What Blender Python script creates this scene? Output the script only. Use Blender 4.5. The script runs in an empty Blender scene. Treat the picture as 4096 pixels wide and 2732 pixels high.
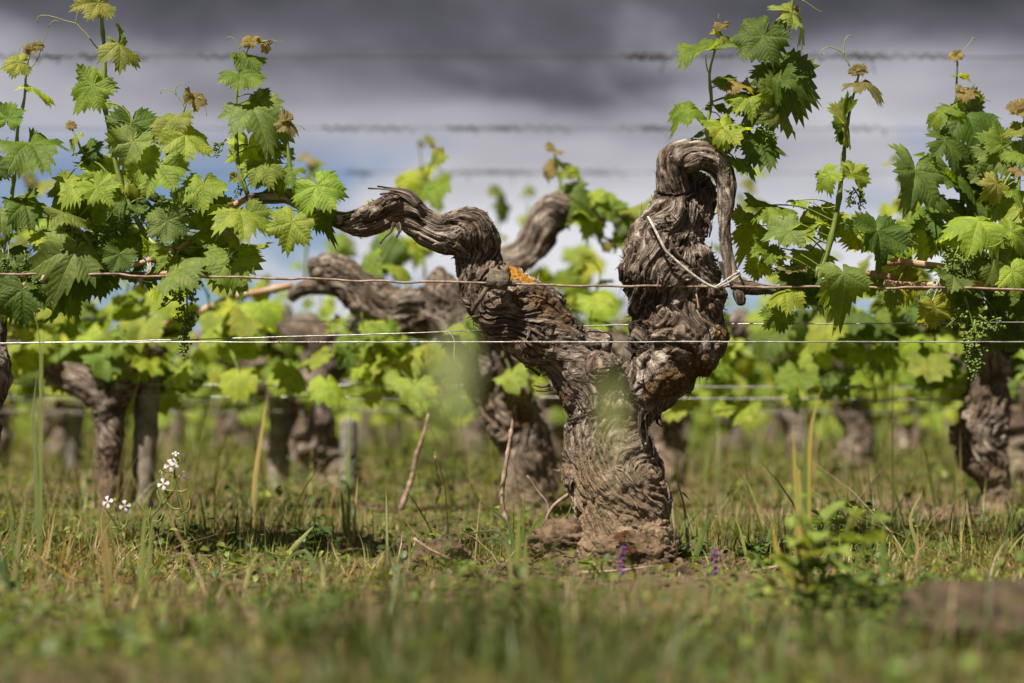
import bpy, bmesh, math, random
import numpy as np
from mathutils import Vector, Matrix

random.seed(7)
rng = np.random.default_rng(7)
scn = bpy.context.scene
col = scn.collection
rad = math.radians

# ------------------------------------------------------------------ camera
CAM = Vector((0.0, -2.8, 0.215))
TILT = math.atan(231 / 3584)
FPX = 6245.0                       # focal length in photo pixels (4096 wide)
cd = bpy.data.cameras.new('camera')
cd.sensor_width = 36.0
cd.lens = FPX / 4096 * 36.0
cd.clip_start = 0.02
cd.clip_end = 3000
cd.dof.use_dof = True
cd.dof.focus_distance = 2.78
cd.dof.aperture_fstop = 1.95
cam = bpy.data.objects.new('camera', cd)
cam.location = CAM
cam.rotation_euler = (math.pi / 2 + TILT, 0, 0)
col.objects.link(cam)
scn.camera = cam

# ------------------------------------------------------------------ light
SUN_EL, SUN_AZ = rad(56), rad(-38)   # azimuth of the sun measured from -Y (behind the camera) towards -X is negative
sun_dir = Vector((math.sin(SUN_AZ) * math.cos(SUN_EL), -math.cos(SUN_AZ) * math.cos(SUN_EL), math.sin(SUN_EL)))
ld = bpy.data.lights.new('sun', 'SUN')
ld.energy = 5.0
ld.angle = rad(0.53)
ld.color = (1.0, 0.91, 0.76)
sun = bpy.data.objects.new('sun', ld)
sun.rotation_euler = sun_dir.to_track_quat('Z', 'Y').to_euler()
sun.location = (0, 0, 6)
col.objects.link(sun)

class NT:
    """tiny node-tree helper"""
    def __init__(s, tree):
        s.t = tree
        s.n = tree.nodes
        s.n.clear()
    def new(s, typ, **kw):
        nd = s.n.new(typ)
        for k, v in kw.items():
            setattr(nd, k, v)
        return nd
    def put(s, sock, v):
        if v is None:
            return
        if isinstance(v, bpy.types.NodeSocket):
            s.t.links.new(v, sock)
        else:
            sock.default_value = v
    def math(s, op, a, b=None, c=None, clamp=False):
        nd = s.new('ShaderNodeMath', operation=op, use_clamp=clamp)
        for i, v in enumerate((a, b, c)):
            s.put(nd.inputs[i], v)
        return nd.outputs[0]
    def vec(s, op, a, b=None):
        nd = s.new('ShaderNodeVectorMath', operation=op)
        s.put(nd.inputs[0], a)
        if b is not None:
            if op == 'SCALE':
                s.put(nd.inputs['Scale'], b)
            else:
                s.put(nd.inputs[1], b)
        return nd.outputs['Value'] if op in ('LENGTH', 'DOT_PRODUCT') else nd.outputs[0]
    def mapr(s, v, a, b, c=0.0, d=1.0, smooth=True):
        nd = s.new('ShaderNodeMapRange', interpolation_type='SMOOTHSTEP' if smooth else 'LINEAR')
        for i, x in enumerate((v, a, b, c, d)):
            s.put(nd.inputs[i], x)
        return nd.outputs[0]
    def mix(s, f, a, b, blend='MIX'):
        nd = s.new('ShaderNodeMix', data_type='RGBA', blend_type=blend)
        s.put(nd.inputs[0], f)
        for sock, v in ((nd.inputs[6], a), (nd.inputs[7], b)):
            if isinstance(v, tuple) and len(v) == 3:
                v = (*v, 1.0)
            s.put(sock, v)
        return nd.outputs[2]
    def noise(s, vec, scale, detail=3.0, rough=0.55, dist=0.0):
        nd = s.new('ShaderNodeTexNoise')
        s.put(nd.inputs['Vector'], vec)
        s.put(nd.inputs['Scale'], scale)
        s.put(nd.inputs['Detail'], detail)
        s.put(nd.inputs['Roughness'], rough)
        s.put(nd.inputs['Distortion'], dist)
        return nd.outputs[0]
    def attr(s, name):
        return s.new('ShaderNodeAttribute', attribute_name=name)
    def ramp(s, f, stops):
        nd = s.new('ShaderNodeValToRGB')
        cr = nd.color_ramp
        while len(cr.elements) < len(stops):
            cr.elements.new(0.5)
        for e, (p, c) in zip(cr.elements, stops):
            e.position = p
            e.color = (*c, 1.0)
        s.put(nd.inputs[0], f)
        return nd.outputs[0]

# world: blue Nishita sky seen through gaps of a grey cloud deck
world = bpy.data.worlds.new('World')
scn.world = world
world.use_nodes = True
w = NT(world.node_tree)
sky = w.new('ShaderNodeTexSky', sky_type='NISHITA', sun_disc=False)
sky.sun_elevation = SUN_EL
sky.sun_rotation = math.atan2(sun_dir.x, sun_dir.y)
sky.air_density = 1.0
sky.dust_density = 0.6
tc = w.new('ShaderNodeTexCoord')
dirv = tc.outputs['Generated']
sep = w.new('ShaderNodeSeparateXYZ')
w.put(sep.inputs[0], dirv)
zz = w.math('MAXIMUM', sep.outputs[2], 0.0)
den = w.math('ADD', zz, 0.16)
cmb = w.new('ShaderNodeCombineXYZ')
w.put(cmb.inputs[0], w.math('DIVIDE', sep.outputs[0], den))
w.put(cmb.inputs[1], w.math('DIVIDE', sep.outputs[1], den))
w.put(cmb.inputs[2], 3.7)
pv = cmb.outputs[0]
n_big = w.noise(pv, 0.62, 3.0, 0.5, 0.3)
n_med = w.noise(pv, 1.7, 5.0, 0.55, 0.4)
n_low = w.noise(w.vec('MULTIPLY', dirv, (1.0, 1.0, 2.4)), 4.2, 4.0, 0.55, 0.5)
shade = w.math('ADD', w.math('MULTIPLY', n_big, 0.55), w.math('MULTIPLY', n_med, 0.45))
deck = w.mapr(zz, 0.185, 0.295)                                   # the thick deck begins a little above the horizon
shade2 = w.math('SUBTRACT', shade, w.math('MULTIPLY', deck, 0.15))
cloud = w.ramp(shade2, [(0.28, (0.26, 0.26, 0.32)), (0.37, (0.66, 0.65, 0.77)), (0.45, (1.95, 1.93, 2.18)), (0.55, (3.0, 2.98, 3.2))])
white = w.ramp(n_low, [(0.35, (2.1, 2.15, 2.45)), (0.62, (4.3, 4.3, 4.5))])
cloudc = w.mix(w.mapr(zz, 0.12, 0.20), white, cloud)
gap = w.mapr(w.math('ADD', n_low, w.math('MULTIPLY', deck, 0.30)), 0.405, 0.55)
skyc = w.mix(1.0, sky.outputs[0], (0.36, 0.39, 0.46), 'MULTIPLY')
both = w.mix(w.math('MAXIMUM', gap, w.mapr(zz, 0.155, 0.205)), skyc, cloudc)
bg = w.new('ShaderNodeBackground')
w.put(bg.inputs[0], both)
bg.inputs[1].default_value = 0.08
wo = w.new('ShaderNodeOutputWorld')
w.t.links.new(bg.outputs[0], wo.inputs[0])

scn.view_settings.view_transform = 'Standard'
scn.view_settings.look = 'None'
scn.view_settings.exposure = 1.25
scn.view_settings.gamma = 1.0
scn.view_settings.use_curve_mapping = False
scn.cycles.use_denoising = True
scn.cycles.max_bounces = 8
scn.cycles.transparent_max_bounces = 8
scn.cycles.caustics_reflective = False
scn.cycles.caustics_refractive = False

# ------------------------------------------------------------------ helpers
def W(px, py, y=0.0):
    """photo pixel (4096 x 2732) to the point of the vertical plane at depth y"""
    a = (px - 2048) / FPX
    b = (1366 - py) / FPX
    d = Vector((a, math.cos(TILT) - b * math.sin(TILT), math.sin(TILT) + b * math.cos(TILT)))
    return CAM + d * ((y - CAM.y) / d.y)
def mpp(y=0.0):
    return (y - CAM.y) / FPX
K = 4096 / 2351
def D(x, y, dep=0.0):
    return W(x * K, y * K, dep)

def hash3(ix, iy, iz, seed):
    h = (ix * 374761393 + iy * 668265263 + iz * 2147483647 + seed * 1274126177) & 0xFFFFFFFF
    h = ((h ^ (h >> 13)) * 1274126177) & 0xFFFFFFFF
    h = (h ^ (h >> 16)) & 0xFFFFFFFF
    return h.astype(np.float64) / 4294967295.0 * 2 - 1
def vnoise(p, seed=0):
    p = np.asarray(p, float)
    i = np.floor(p).astype(np.int64)
    f = p - i
    f = f * f * f * (f * (f * 6 - 15) + 10)
    out = 0
    for dx in (0, 1):
        wx = f[:, 0] if dx else 1 - f[:, 0]
        for dy in (0, 1):
            wy = f[:, 1] if dy else 1 - f[:, 1]
            for dz in (0, 1):
                wz = f[:, 2] if dz else 1 - f[:, 2]
                out = out + wx * wy * wz * hash3(i[:, 0] + dx, i[:, 1] + dy, i[:, 2] + dz, seed)
    return out
def fbm(p, octs=3, seed=0):
    a, s, t = 1.0, 0, 0
    p = np.asarray(p, float)
    for o in range(octs):
        s = s + a * vnoise(p * 2 ** o + 17.3 * o, seed + o)
        t += a
        a *= 0.5
    return s / t

def sstep(x, a, b):
    t = np.clip((x - a) / (b - a), 0, 1)
    return t * t * (3 - 2 * t)

def ground_arr(x, y):
    x = np.asarray(x, float)
    y = np.asarray(y, float)
    z = 0.030 * np.clip(y, 0, 5) ** 1.0
    p = np.stack([x, y, np.zeros_like(x)], -1).reshape(-1, 3)
    near = np.clip(1 - np.hypot(x, y) / 9, 0, 1)
    z = z + (fbm(p * 2.1, 3, 5) * 0.022).reshape(x.shape) * near
    z = z + (fbm(p * 11, 3, 9) * 0.010).reshape(x.shape) * near
    # earth heaped round the foot of the old vine and along the rows
    z = z + 0.035 * np.exp(-(((x - 0.16) / 0.16) ** 2 + ((y + 0.02) / 0.13) ** 2))
    z = z + 0.030 * np.exp(-(((x + 0.13) / 0.07) ** 2 + ((y + 0.03) / 0.06) ** 2))
    for ry in (1.0, 2.0, 3.0, 4.0):
        z = z + 0.02 * np.exp(-((y - ry) / 0.18) ** 2)
    return z
def gz(x, y):
    return float(ground_arr(np.array([x]), np.array([y]))[0])

def mesh_np(name, V, F, smooth=True):
    """V (n,3); F list of faces or (m,3)/(m,4) array"""
    me = bpy.data.meshes.new(name)
    V = np.asarray(V, np.float32)
    if isinstance(F, np.ndarray):
        k = F.shape[1]
        m = len(F)
        me.vertices.add(len(V))
        me.vertices.foreach_set('co', V.ravel())
        me.loops.add(m * k)
        me.loops.foreach_set('vertex_index', F.astype(np.int32).ravel())
        me.polygons.add(m)
        me.polygons.foreach_set('loop_start', np.arange(0, m * k, k, dtype=np.int32))
        me.update(calc_edges=True)
    else:
        me.from_pydata([tuple(map(float, v)) for v in V], [], [tuple(int(i) for i in f) for f in F])
        me.update()
    if smooth:
        me.polygons.foreach_set('use_smooth', np.ones(len(me.polygons), bool))
    return me
def set_attr(me, name, typ, data, key):
    a = me.attributes.new(name, typ, 'POINT')
    a.data.foreach_set(key, np.asarray(data, np.float32).ravel())

def link(o, parent=None):
    col.objects.link(o)
    if parent is not None:
        o.parent = parent
    return o
def obj(name, me, mat=None, parent=None):
    if mat is not None and not me.materials:
        me.materials.append(mat)
    o = bpy.data.objects.new(name, me)
    link(o, parent)
    return o
def tag(o, label=None, cat=None, group=None, kind=None):
    for k, v in (('label', label), ('category', cat), ('group', group), ('kind', kind)):
        if v:
            o[k] = v
    return o
def thing(name, loc, label, cat, group=None):
    e = bpy.data.objects.new(name, None)
    e.empty_display_size = 0.05
    e.location = loc
    col.objects.link(e)
    return tag(e, label, cat, group)
def part(name, me, mat, root):
    """part whose mesh is in world coordinates"""
    o = obj(name, me, mat, root)
    o.location = -Vector(root.location)
    return o

def crom(pts, step):
    """Catmull-Rom through rows of any width, sampled about every 'step' metres"""
    P = np.asarray(pts, float)
    if len(P) < 3:
        n = max(2, int(np.linalg.norm(P[-1][:3] - P[0][:3]) / step) + 1)
        t = np.linspace(0, 1, n)[:, None]
        return P[0] * (1 - t) + P[-1] * t
    Q = np.vstack([2 * P[0] - P[1], P, 2 * P[-1] - P[-2]])
    out = []
    for i in range(1, len(Q) - 2):
        n = max(1, int(np.linalg.norm(Q[i + 1][:3] - Q[i][:3]) / step))
        for t in np.arange(n) / n:
            a, b, c, d = Q[i - 1], Q[i], Q[i + 1], Q[i + 2]
            out.append(0.5 * (2 * b + (c - a) * t + (2 * a - 5 * b + 4 * c - d) * t * t + (3 * b - a - 3 * c + d) * t ** 3))
    out.append(P[-1])
    return np.array(out)

def frames(P):
    T = np.gradient(P, axis=0)
    T /= np.linalg.norm(T, axis=1)[:, None] + 1e-12
    up = np.array([0, 1.0, 0]) if abs(T[0][1]) < 0.9 else np.array([1.0, 0, 0])
    n = np.cross(T[0], up)
    n /= np.linalg.norm(n)
    N1 = [n]
    for i in range(1, len(P)):
        n = N1[-1] - T[i] * np.dot(N1[-1], T[i])
        n /= np.linalg.norm(n) + 1e-12
        N1.append(n)
    N1 = np.array(N1)
    return T, N1, np.cross(T, N1)

class Geo:
    """collects tubes and sheets into one mesh"""
    def __init__(s):
        s.V, s.F, s.n = [], [], 0
    def add(s, V, F):
        s.V.append(np.asarray(V, float))
        s.F += [tuple(i + s.n for i in f) for f in F]
        s.n += len(V)
    def tube(s, P, R, seg=6, cap=True):
        P = np.asarray(P, float)
        R = np.broadcast_to(np.asarray(R, float), (len(P),))
        T, A, B = frames(P)
        th = np.linspace(0, 2 * math.pi, seg, endpoint=False)
        V = (P[:, None, :] + R[:, None, None] * (np.cos(th)[None, :, None] * A[:, None, :] + np.sin(th)[None, :, None] * B[:, None, :])).reshape(-1, 3)
        F = []
        m = len(P)
        for i in range(m - 1):
            for j in range(seg):
                k = (j + 1) % seg
                F.append((i * seg + j, i * seg + k, (i + 1) * seg + k, (i + 1) * seg + j))
        if cap:
            V = np.vstack([V, P[0] - T[0] * R[0] * 0.3, P[-1] + T[-1] * R[-1] * 0.3])
            c0, c1 = len(V) - 2, len(V) - 1
            for j in range(seg):
                k = (j + 1) % seg
                F.append((c0, k, j))
                F.append((c1, (m - 1) * seg + j, (m - 1) * seg + k))
        s.add(V, F)
    def ball(s, c, r, sub=1):
        ico = ICO[sub]
        s.add(np.asarray(c, float) + ico[0] * r, ico[1])
    def mesh(s, name, smooth=True):
        return mesh_np(name, np.vstack(s.V), s.F, smooth)
ICO = {}
for _s in (1, 2, 3):
    _b = bmesh.new()
    bmesh.ops.create_icosphere(_b, subdivisions=_s, radius=1.0)
    ICO[_s] = (np.array([v.co[:] for v in _b.verts]), [tuple(v.index for v in f.verts) for f in _b.faces])
    _b.free()

# ------------------------------------------------------------------ materials
def new_mat(name):
    m = bpy.data.materials.new(name)
    m.use_nodes = True
    return m, NT(m.node_tree)
def finish(nt, shader, disp=None):
    o = nt.new('ShaderNodeOutputMaterial')
    nt.t.links.new(shader, o.inputs[0])
def principled(nt, color, rough=0.6, spec=0.4, normal=None, **kw):
    b = nt.new('ShaderNodeBsdfPrincipled')
    nt.put(b.inputs['Base Color'], (*color, 1.0) if isinstance(color, tuple) and len(color) == 3 else color)
    nt.put(b.inputs['Roughness'], rough)
    nt.put(b.inputs['Specular IOR Level'], spec)
    for k, v in kw.items():
        nt.put(b.inputs[k], v)
    if normal is not None:
        nt.put(b.inputs['Normal'], normal)
    return b.outputs[0]
def bump(nt, h, strength=0.5, dist=0.01):
    b = nt.new('ShaderNodeBump')
    nt.put(b.inputs['Height'], h)
    b.inputs['Strength'].default_value = strength
    b.inputs['Distance'].default_value = dist
    return b.outputs[0]
def leafy(nt, colr, tcol, f=0.4, rough=0.45, spec=0.4, normal=None):
    p = principled(nt, colr, rough, spec, normal)
    t = nt.new('ShaderNodeBsdfTranslucent')
    nt.put(t.inputs[0], tcol)
    if normal is not None:
        nt.put(t.inputs['Normal'], normal)
    m = nt.new('ShaderNodeMixShader')
    nt.put(m.inputs[0], f)
    nt.t.links.new(p, m.inputs[1])
    nt.t.links.new(t.outputs[0], m.inputs[2])
    return m.outputs[0]

# grape leaf
MLEAF, nt = new_mat('vine_leaf')
a0 = nt.attr('luv').outputs['Vector']
wn = nt.new('ShaderNodeTexNoise'); nt.put(wn.inputs['Vector'], a0); wn.inputs['Scale'].default_value = 5.0; wn.inputs['Detail'].default_value = 2.0
a = nt.vec('ADD', a0, nt.vec('SCALE', nt.vec('SUBTRACT', wn.outputs['Color'], (0.5, 0.5, 0.5)), 0.09))
sp = nt.new('ShaderNodeSeparateXYZ'); nt.put(sp.inputs[0], a)
r_ = nt.vec('LENGTH', a)
ang = nt.math('ABSOLUTE', nt.math('ARCTAN2', sp.outputs[0], sp.outputs[1]))
ap = nt.math('PINGPONG', ang, rad(27))
perp = nt.math('MULTIPLY', r_, nt.math('SINE', ap))
along = nt.math('MULTIPLY', r_, nt.math('COSINE', ap))
mainv = nt.mapr(perp, 0.020, 0.006)
secp = nt.math('PINGPONG', nt.math('SUBTRACT', along, nt.math('MULTIPLY', perp, 0.85)), 0.062)
secv = nt.mapr(secp, 0.013, 0.002)
vor = nt.new('ShaderNodeTexVoronoi', feature='DISTANCE_TO_EDGE')
nt.put(vor.inputs['Vector'], a); vor.inputs['Scale'].default_value = 24
cell = nt.mapr(vor.outputs[0], 0.0, 0.22)
oi = nt.new('ShaderNodeObjectInfo')
base = oi.outputs['Color']
patch = nt.noise(nt.vec('ADD', a, oi.outputs['Location']), 3.0, 3.0)
base2 = nt.mix(nt.mapr(patch, 0.35, 0.68), nt.mix(1.0, base, (0.78, 0.84, 0.8, 1), 'MULTIPLY'), nt.mix(1.0, base, (1.25, 1.16, 1.1, 1), 'MULTIPLY'))
veins = nt.math('MAXIMUM', mainv, nt.math('MULTIPLY', secv, 0.55))
basev = nt.mix(nt.math('MULTIPLY', veins, 0.55), base2, nt.mix(1.0, base2, (1.7, 1.5, 1.7, 1), 'MULTIPLY'))
quilt = nt.math('MULTIPLY', nt.mapr(secp, 0.0, 0.062), nt.mapr(perp, 0.0, 0.08))
h = nt.math('ADD', nt.math('MULTIPLY', cell, 0.28), nt.math('ADD', nt.math('MULTIPLY', quilt, 0.55), nt.math('SUBTRACT', 0.0, nt.math('MULTIPLY', mainv, 0.6))))
bn = bump(nt, h, 0.55, 0.0020)
tcol = nt.mix(1.0, basev, (2.35, 2.3, 0.5, 1), 'MULTIPLY')
finish(nt, leafy(nt, basev, tcol, 0.47, 0.52, 0.28, bn))

# green stems / petioles / tendrils: colour from the object
MSTEM, nt = new_mat('green_stem')
oi = nt.new('ShaderNodeObjectInfo')
tcn = nt.new('ShaderNodeTexCoord').outputs['Object']
n1 = nt.noise(tcn, 35, 3)
cc = nt.mix(n1, nt.mix(1.0, oi.outputs['Color'], (0.7, 0.7, 0.7, 1), 'MULTIPLY'), nt.mix(1.0, oi.outputs['Color'], (1.35, 1.25, 1.1, 1), 'MULTIPLY'))
finish(nt, principled(nt, cc, 0.45, 0.4, bump(nt, nt.noise(nt.vec('MULTIPLY', tcn, (1, 1, 0.15)), 700, 2), 0.3, 0.001)))

# bark
MBARK, nt = new_mat('vine_bark')
fib = nt.attr('fib').outputs['Vector']
f1 = nt.noise(nt.vec('MULTIPLY', fib, (170, 170, 17)), 1.0, 5, 0.66, 0.5)
f2 = nt.noise(nt.vec('MULTIPLY', fib, (420, 420, 40)), 1.0, 4, 0.6, 0.4)
geo = nt.new('ShaderNodeNewGeometry').outputs['Position']
big = nt.noise(geo, 13, 3, 0.6)
fine = nt.noise(geo, 330, 4, 0.65)
c1 = nt.ramp(f1, [(0.34, (0.024, 0.017, 0.013)), (0.44, (0.075, 0.056, 0.045)), (0.54, (0.21, 0.172, 0.145)), (0.66, (0.45, 0.395, 0.35))])  # bark grain; the wide contrast also paints in shaded crevices and lit ridges
c2 = nt.mix(nt.mapr(big, 0.40, 0.68), c1, nt.mix(1.0, c1, (0.66, 0.57, 0.50, 1), 'MULTIPLY'))
soil = nt.attr('soil').outputs['Fac']
c3 = nt.mix(nt.math('MULTIPLY', soil, nt.mapr(fine, 0.25, 0.6)), c2, nt.mix(f1, (0.145, 0.098, 0.060), (0.32, 0.235, 0.150)))
moss = nt.attr('moss').outputs['Fac']
mc = nt.ramp(nt.noise(geo, 140, 4), [(0.36, (0.055, 0.030, 0.012)), (0.55, (0.105, 0.062, 0.028)), (0.72, (0.17, 0.108, 0.05))])
c4 = nt.mix(nt.mapr(nt.math('ADD', moss, nt.math('MULTIPLY', nt.math('SUBTRACT', fine, 0.5), 0.9)), 0.42, 0.62), c3, mc)
lich = nt.attr('lichen').outputs['Fac']
lc = nt.ramp(fine, [(0.36, (0.13, 0.06, 0.012)), (0.55, (0.36, 0.175, 0.02)), (0.72, (0.52, 0.29, 0.035))])
c5 = nt.mix(nt.mapr(nt.math('ADD', lich, nt.math('MULTIPLY', nt.math('SUBTRACT', fine, 0.5), 0.8)), 0.45, 0.6), c4, lc)
hh = nt.math('ADD', nt.math('MULTIPLY', f1, 1.0), nt.math('ADD', nt.math('MULTIPLY', f2, 0.6), nt.math('MULTIPLY', fine, 0.35)))
finish(nt, principled(nt, c5, 0.88, 0.18, bump(nt, hh, 1.0, 0.009)))

# cane: reddish brown smooth wood
MCANE, nt = new_mat('brown_cane')
tcn = nt.new('ShaderNodeTexCoord').outputs['Object']
st = nt.noise(nt.vec('MULTIPLY', tcn, (0.12, 1, 1)), 420, 4)
blot = nt.noise(tcn, 22, 3)
cc = nt.mix(st, (0.13, 0.062, 0.032), (0.37, 0.225, 0.135))
cc = nt.mix(nt.mapr(blot, 0.45, 0.7), cc, nt.mix(st, (0.22, 0.16, 0.12), (0.48, 0.38, 0.29)))
finish(nt, principled(nt, cc, 0.6, 0.35, bump(nt, st, 0.6, 0.002)))

# metals
def wire_mat(name, c0, c1, metal, rough):
    m, nt = new_mat(name)
    tcn = nt.new('ShaderNodeTexCoord').outputs['Object']
    n = nt.noise(tcn, 55, 4, 0.7)
    finish(nt, principled(nt, nt.mix(nt.mapr(n, 0.35, 0.65), c0, c1), rough, 0.5, bump(nt, nt.noise(tcn, 900, 3), 0.4, 0.001), Metallic=metal))
    return m
MGALV = wire_mat('galvanised_wire', (0.20, 0.20, 0.205), (0.40, 0.40, 0.40), 0.7, 0.45)
MRUST = wire_mat('rusty_wire', (0.12, 0.075, 0.05), (0.27, 0.20, 0.16), 0.2, 0.7)
MDULL = wire_mat('weathered_wire', (0.012, 0.011, 0.010), (0.030, 0.026, 0.023), 0.0, 0.9)

def simple_mat(name, c0, c1, scale, rough=0.8, b=0.4, bs=None, spec=0.3):
    m, nt = new_mat(name)
    tcn = nt.new('ShaderNodeTexCoord').outputs['Object']
    n = nt.noise(tcn, scale, 4, 0.6)
    finish(nt, principled(nt, nt.mix(nt.mapr(n, 0.3, 0.7), c0, c1), rough, spec, bump(nt, nt.noise(tcn, bs or scale * 5, 4, 0.65), b, 0.004)))
    return m
MTWINE = simple_mat('pale_twine', (0.26, 0.24, 0.22), (0.50, 0.47, 0.44), 120, 0.7, 0.6, 800)
MSTRAP = simple_mat('cracked_strap', (0.045, 0.038, 0.030), (0.16, 0.13, 0.095), 60, 0.75, 0.8, 300)
MPOST = simple_mat('weathered_wood', (0.10, 0.082, 0.066), (0.24, 0.21, 0.18), 30, 0.85, 0.7, 200)
MSTONE = simple_mat('grey_concrete', (0.10, 0.095, 0.085), (0.19, 0.18, 0.165), 25, 0.9, 0.5, 200)
MCLOD = simple_mat('crumbly_earth', (0.045, 0.028, 0.018), (0.150, 0.100, 0.064), 45, 0.95, 1.0, 260)
MWET = simple_mat('moist_earth', (0.030, 0.019, 0.013), (0.075, 0.050, 0.034), 30, 0.95, 1.0, 200)
MDEAD = simple_mat('dead_stick', (0.14, 0.085, 0.058), (0.33, 0.25, 0.19), 70, 0.8, 0.5, 600)
MTENDRIL = simple_mat('dried_tendril', (0.018, 0.014, 0.011), (0.05, 0.037, 0.028), 80, 0.8)
MSCAR = simple_mat('pruning_scar', (0.11, 0.09, 0.075), (0.30, 0.26, 0.22), 160, 0.85, 0.7, 700)
MBUD = simple_mat('flower_buds', (0.045, 0.085, 0.012), (0.12, 0.175, 0.03), 60, 0.5, 0.2)

# stuff with a colour per blade
def blade_mat(name, f=0.35, rough=0.5, k=(1.9, 1.6, 0.7)):
    m, nt = new_mat(name)
    c = nt.attr('col').outputs['Color']
    finish(nt, leafy(nt, c, nt.mix(1.0, c, (*k, 1.0), 'MULTIPLY'), f, rough, 0.35))
    return m
MGRASS = blade_mat('grass_blades')
MWEED = blade_mat('weed_leaf', 0.35, 0.5)
MPETAL, nt = new_mat('petal')
oi = nt.new('ShaderNodeObjectInfo')
finish(nt, leafy(nt, oi.outputs['Color'], oi.outputs['Color'], 0.35, 0.6, 0.2))
def colored(name, rough=0.55):
    m, nt = new_mat(name)
    oi = nt.new('ShaderNodeObjectInfo')
    n = nt.noise(nt.new('ShaderNodeTexCoord').outputs['Object'], 40, 3)
    c = nt.mix(n, nt.mix(1.0, oi.outputs['Color'], (0.75, 0.75, 0.75, 1), 'MULTIPLY'), nt.mix(1.0, oi.outputs['Color'], (1.25, 1.2, 1.1, 1), 'MULTIPLY'))
    finish(nt, leafy(nt, c, nt.mix(1.0, c, (1.8, 1.55, 0.7, 1), 'MULTIPLY'), 0.35, rough, 0.35))
    return m
MHERB = colored('herb_leaf')

# soil
MSOIL, nt = new_mat('vineyard_soil')
geo = nt.new('ShaderNodeNewGeometry').outputs['Position']
n1 = nt.noise(geo, 4.0, 4, 0.6)
n2 = nt.noise(geo, 60, 5, 0.65)
n3 = nt.noise(geo, 320, 4, 0.65)
cc = nt.mix(nt.mapr(n2, 0.3, 0.7), (0.075, 0.048, 0.030), (0.20, 0.138, 0.090))
cc = nt.mix(nt.mapr(n1, 0.42, 0.6), cc, nt.mix(n2, (0.07, 0.075, 0.024), (0.15, 0.13, 0.055)))
finish(nt, principled(nt, cc, 0.95, 0.12, bump(nt, nt.math('ADD', n2, nt.math('MULTIPLY', n3, 0.5)), 1.0, 0.012)))

# ------------------------------------------------------------------ ground
def axis(lo, hi, step, far, n):
    core = np.arange(lo, hi + 1e-6, step)
    g = np.geomspace(step * 1.5, far, n)
    return np.concatenate([lo - g[::-1], core, hi + g])
gx = axis(-2.2, 2.2, 0.026, 600, 34)
gy = axis(-2.6, 4.4, 0.032, 900, 34)
GX, GY = np.meshgrid(gx, gy)
GZ = ground_arr(GX, GY)
nearm = (np.abs(GX) < 2.3) & (GY > -2.7) & (GY < 4.5)
pp = np.stack([GX, GY, GX * 0], -1)
GZ[nearm] += fbm(pp[nearm] * 34, 3, 21) * 0.007
V = np.stack([GX, GY, GZ], -1).reshape(-1, 3)
ny, nx = GX.shape
ii = (np.arange(ny - 1)[:, None] * nx + np.arange(nx - 1)[None, :]).ravel()
F = np.stack([ii, ii + 1, ii + nx + 1, ii + nx], -1)
ground = obj('ground', mesh_np('ground', V, F), MSOIL)
tag(ground, 'brown crumbly vineyard soil under the grass', kind='structure')

# ------------------------------------------------------------------ old vine wood
def lap(vals, e, n, iters, lam=0.5):
    deg = np.bincount(e.ravel(), minlength=n).astype(float)[:, None]
    for _ in range(iters):
        s = np.zeros_like(vals)
        for c in range(vals.shape[1]):
            s[:, c] = np.bincount(e[:, 0], vals[e[:, 1], c], n) + np.bincount(e[:, 1], vals[e[:, 0], c], n)
        vals = vals + lam * (s / np.maximum(deg, 1) - vals)
    return vals

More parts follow.
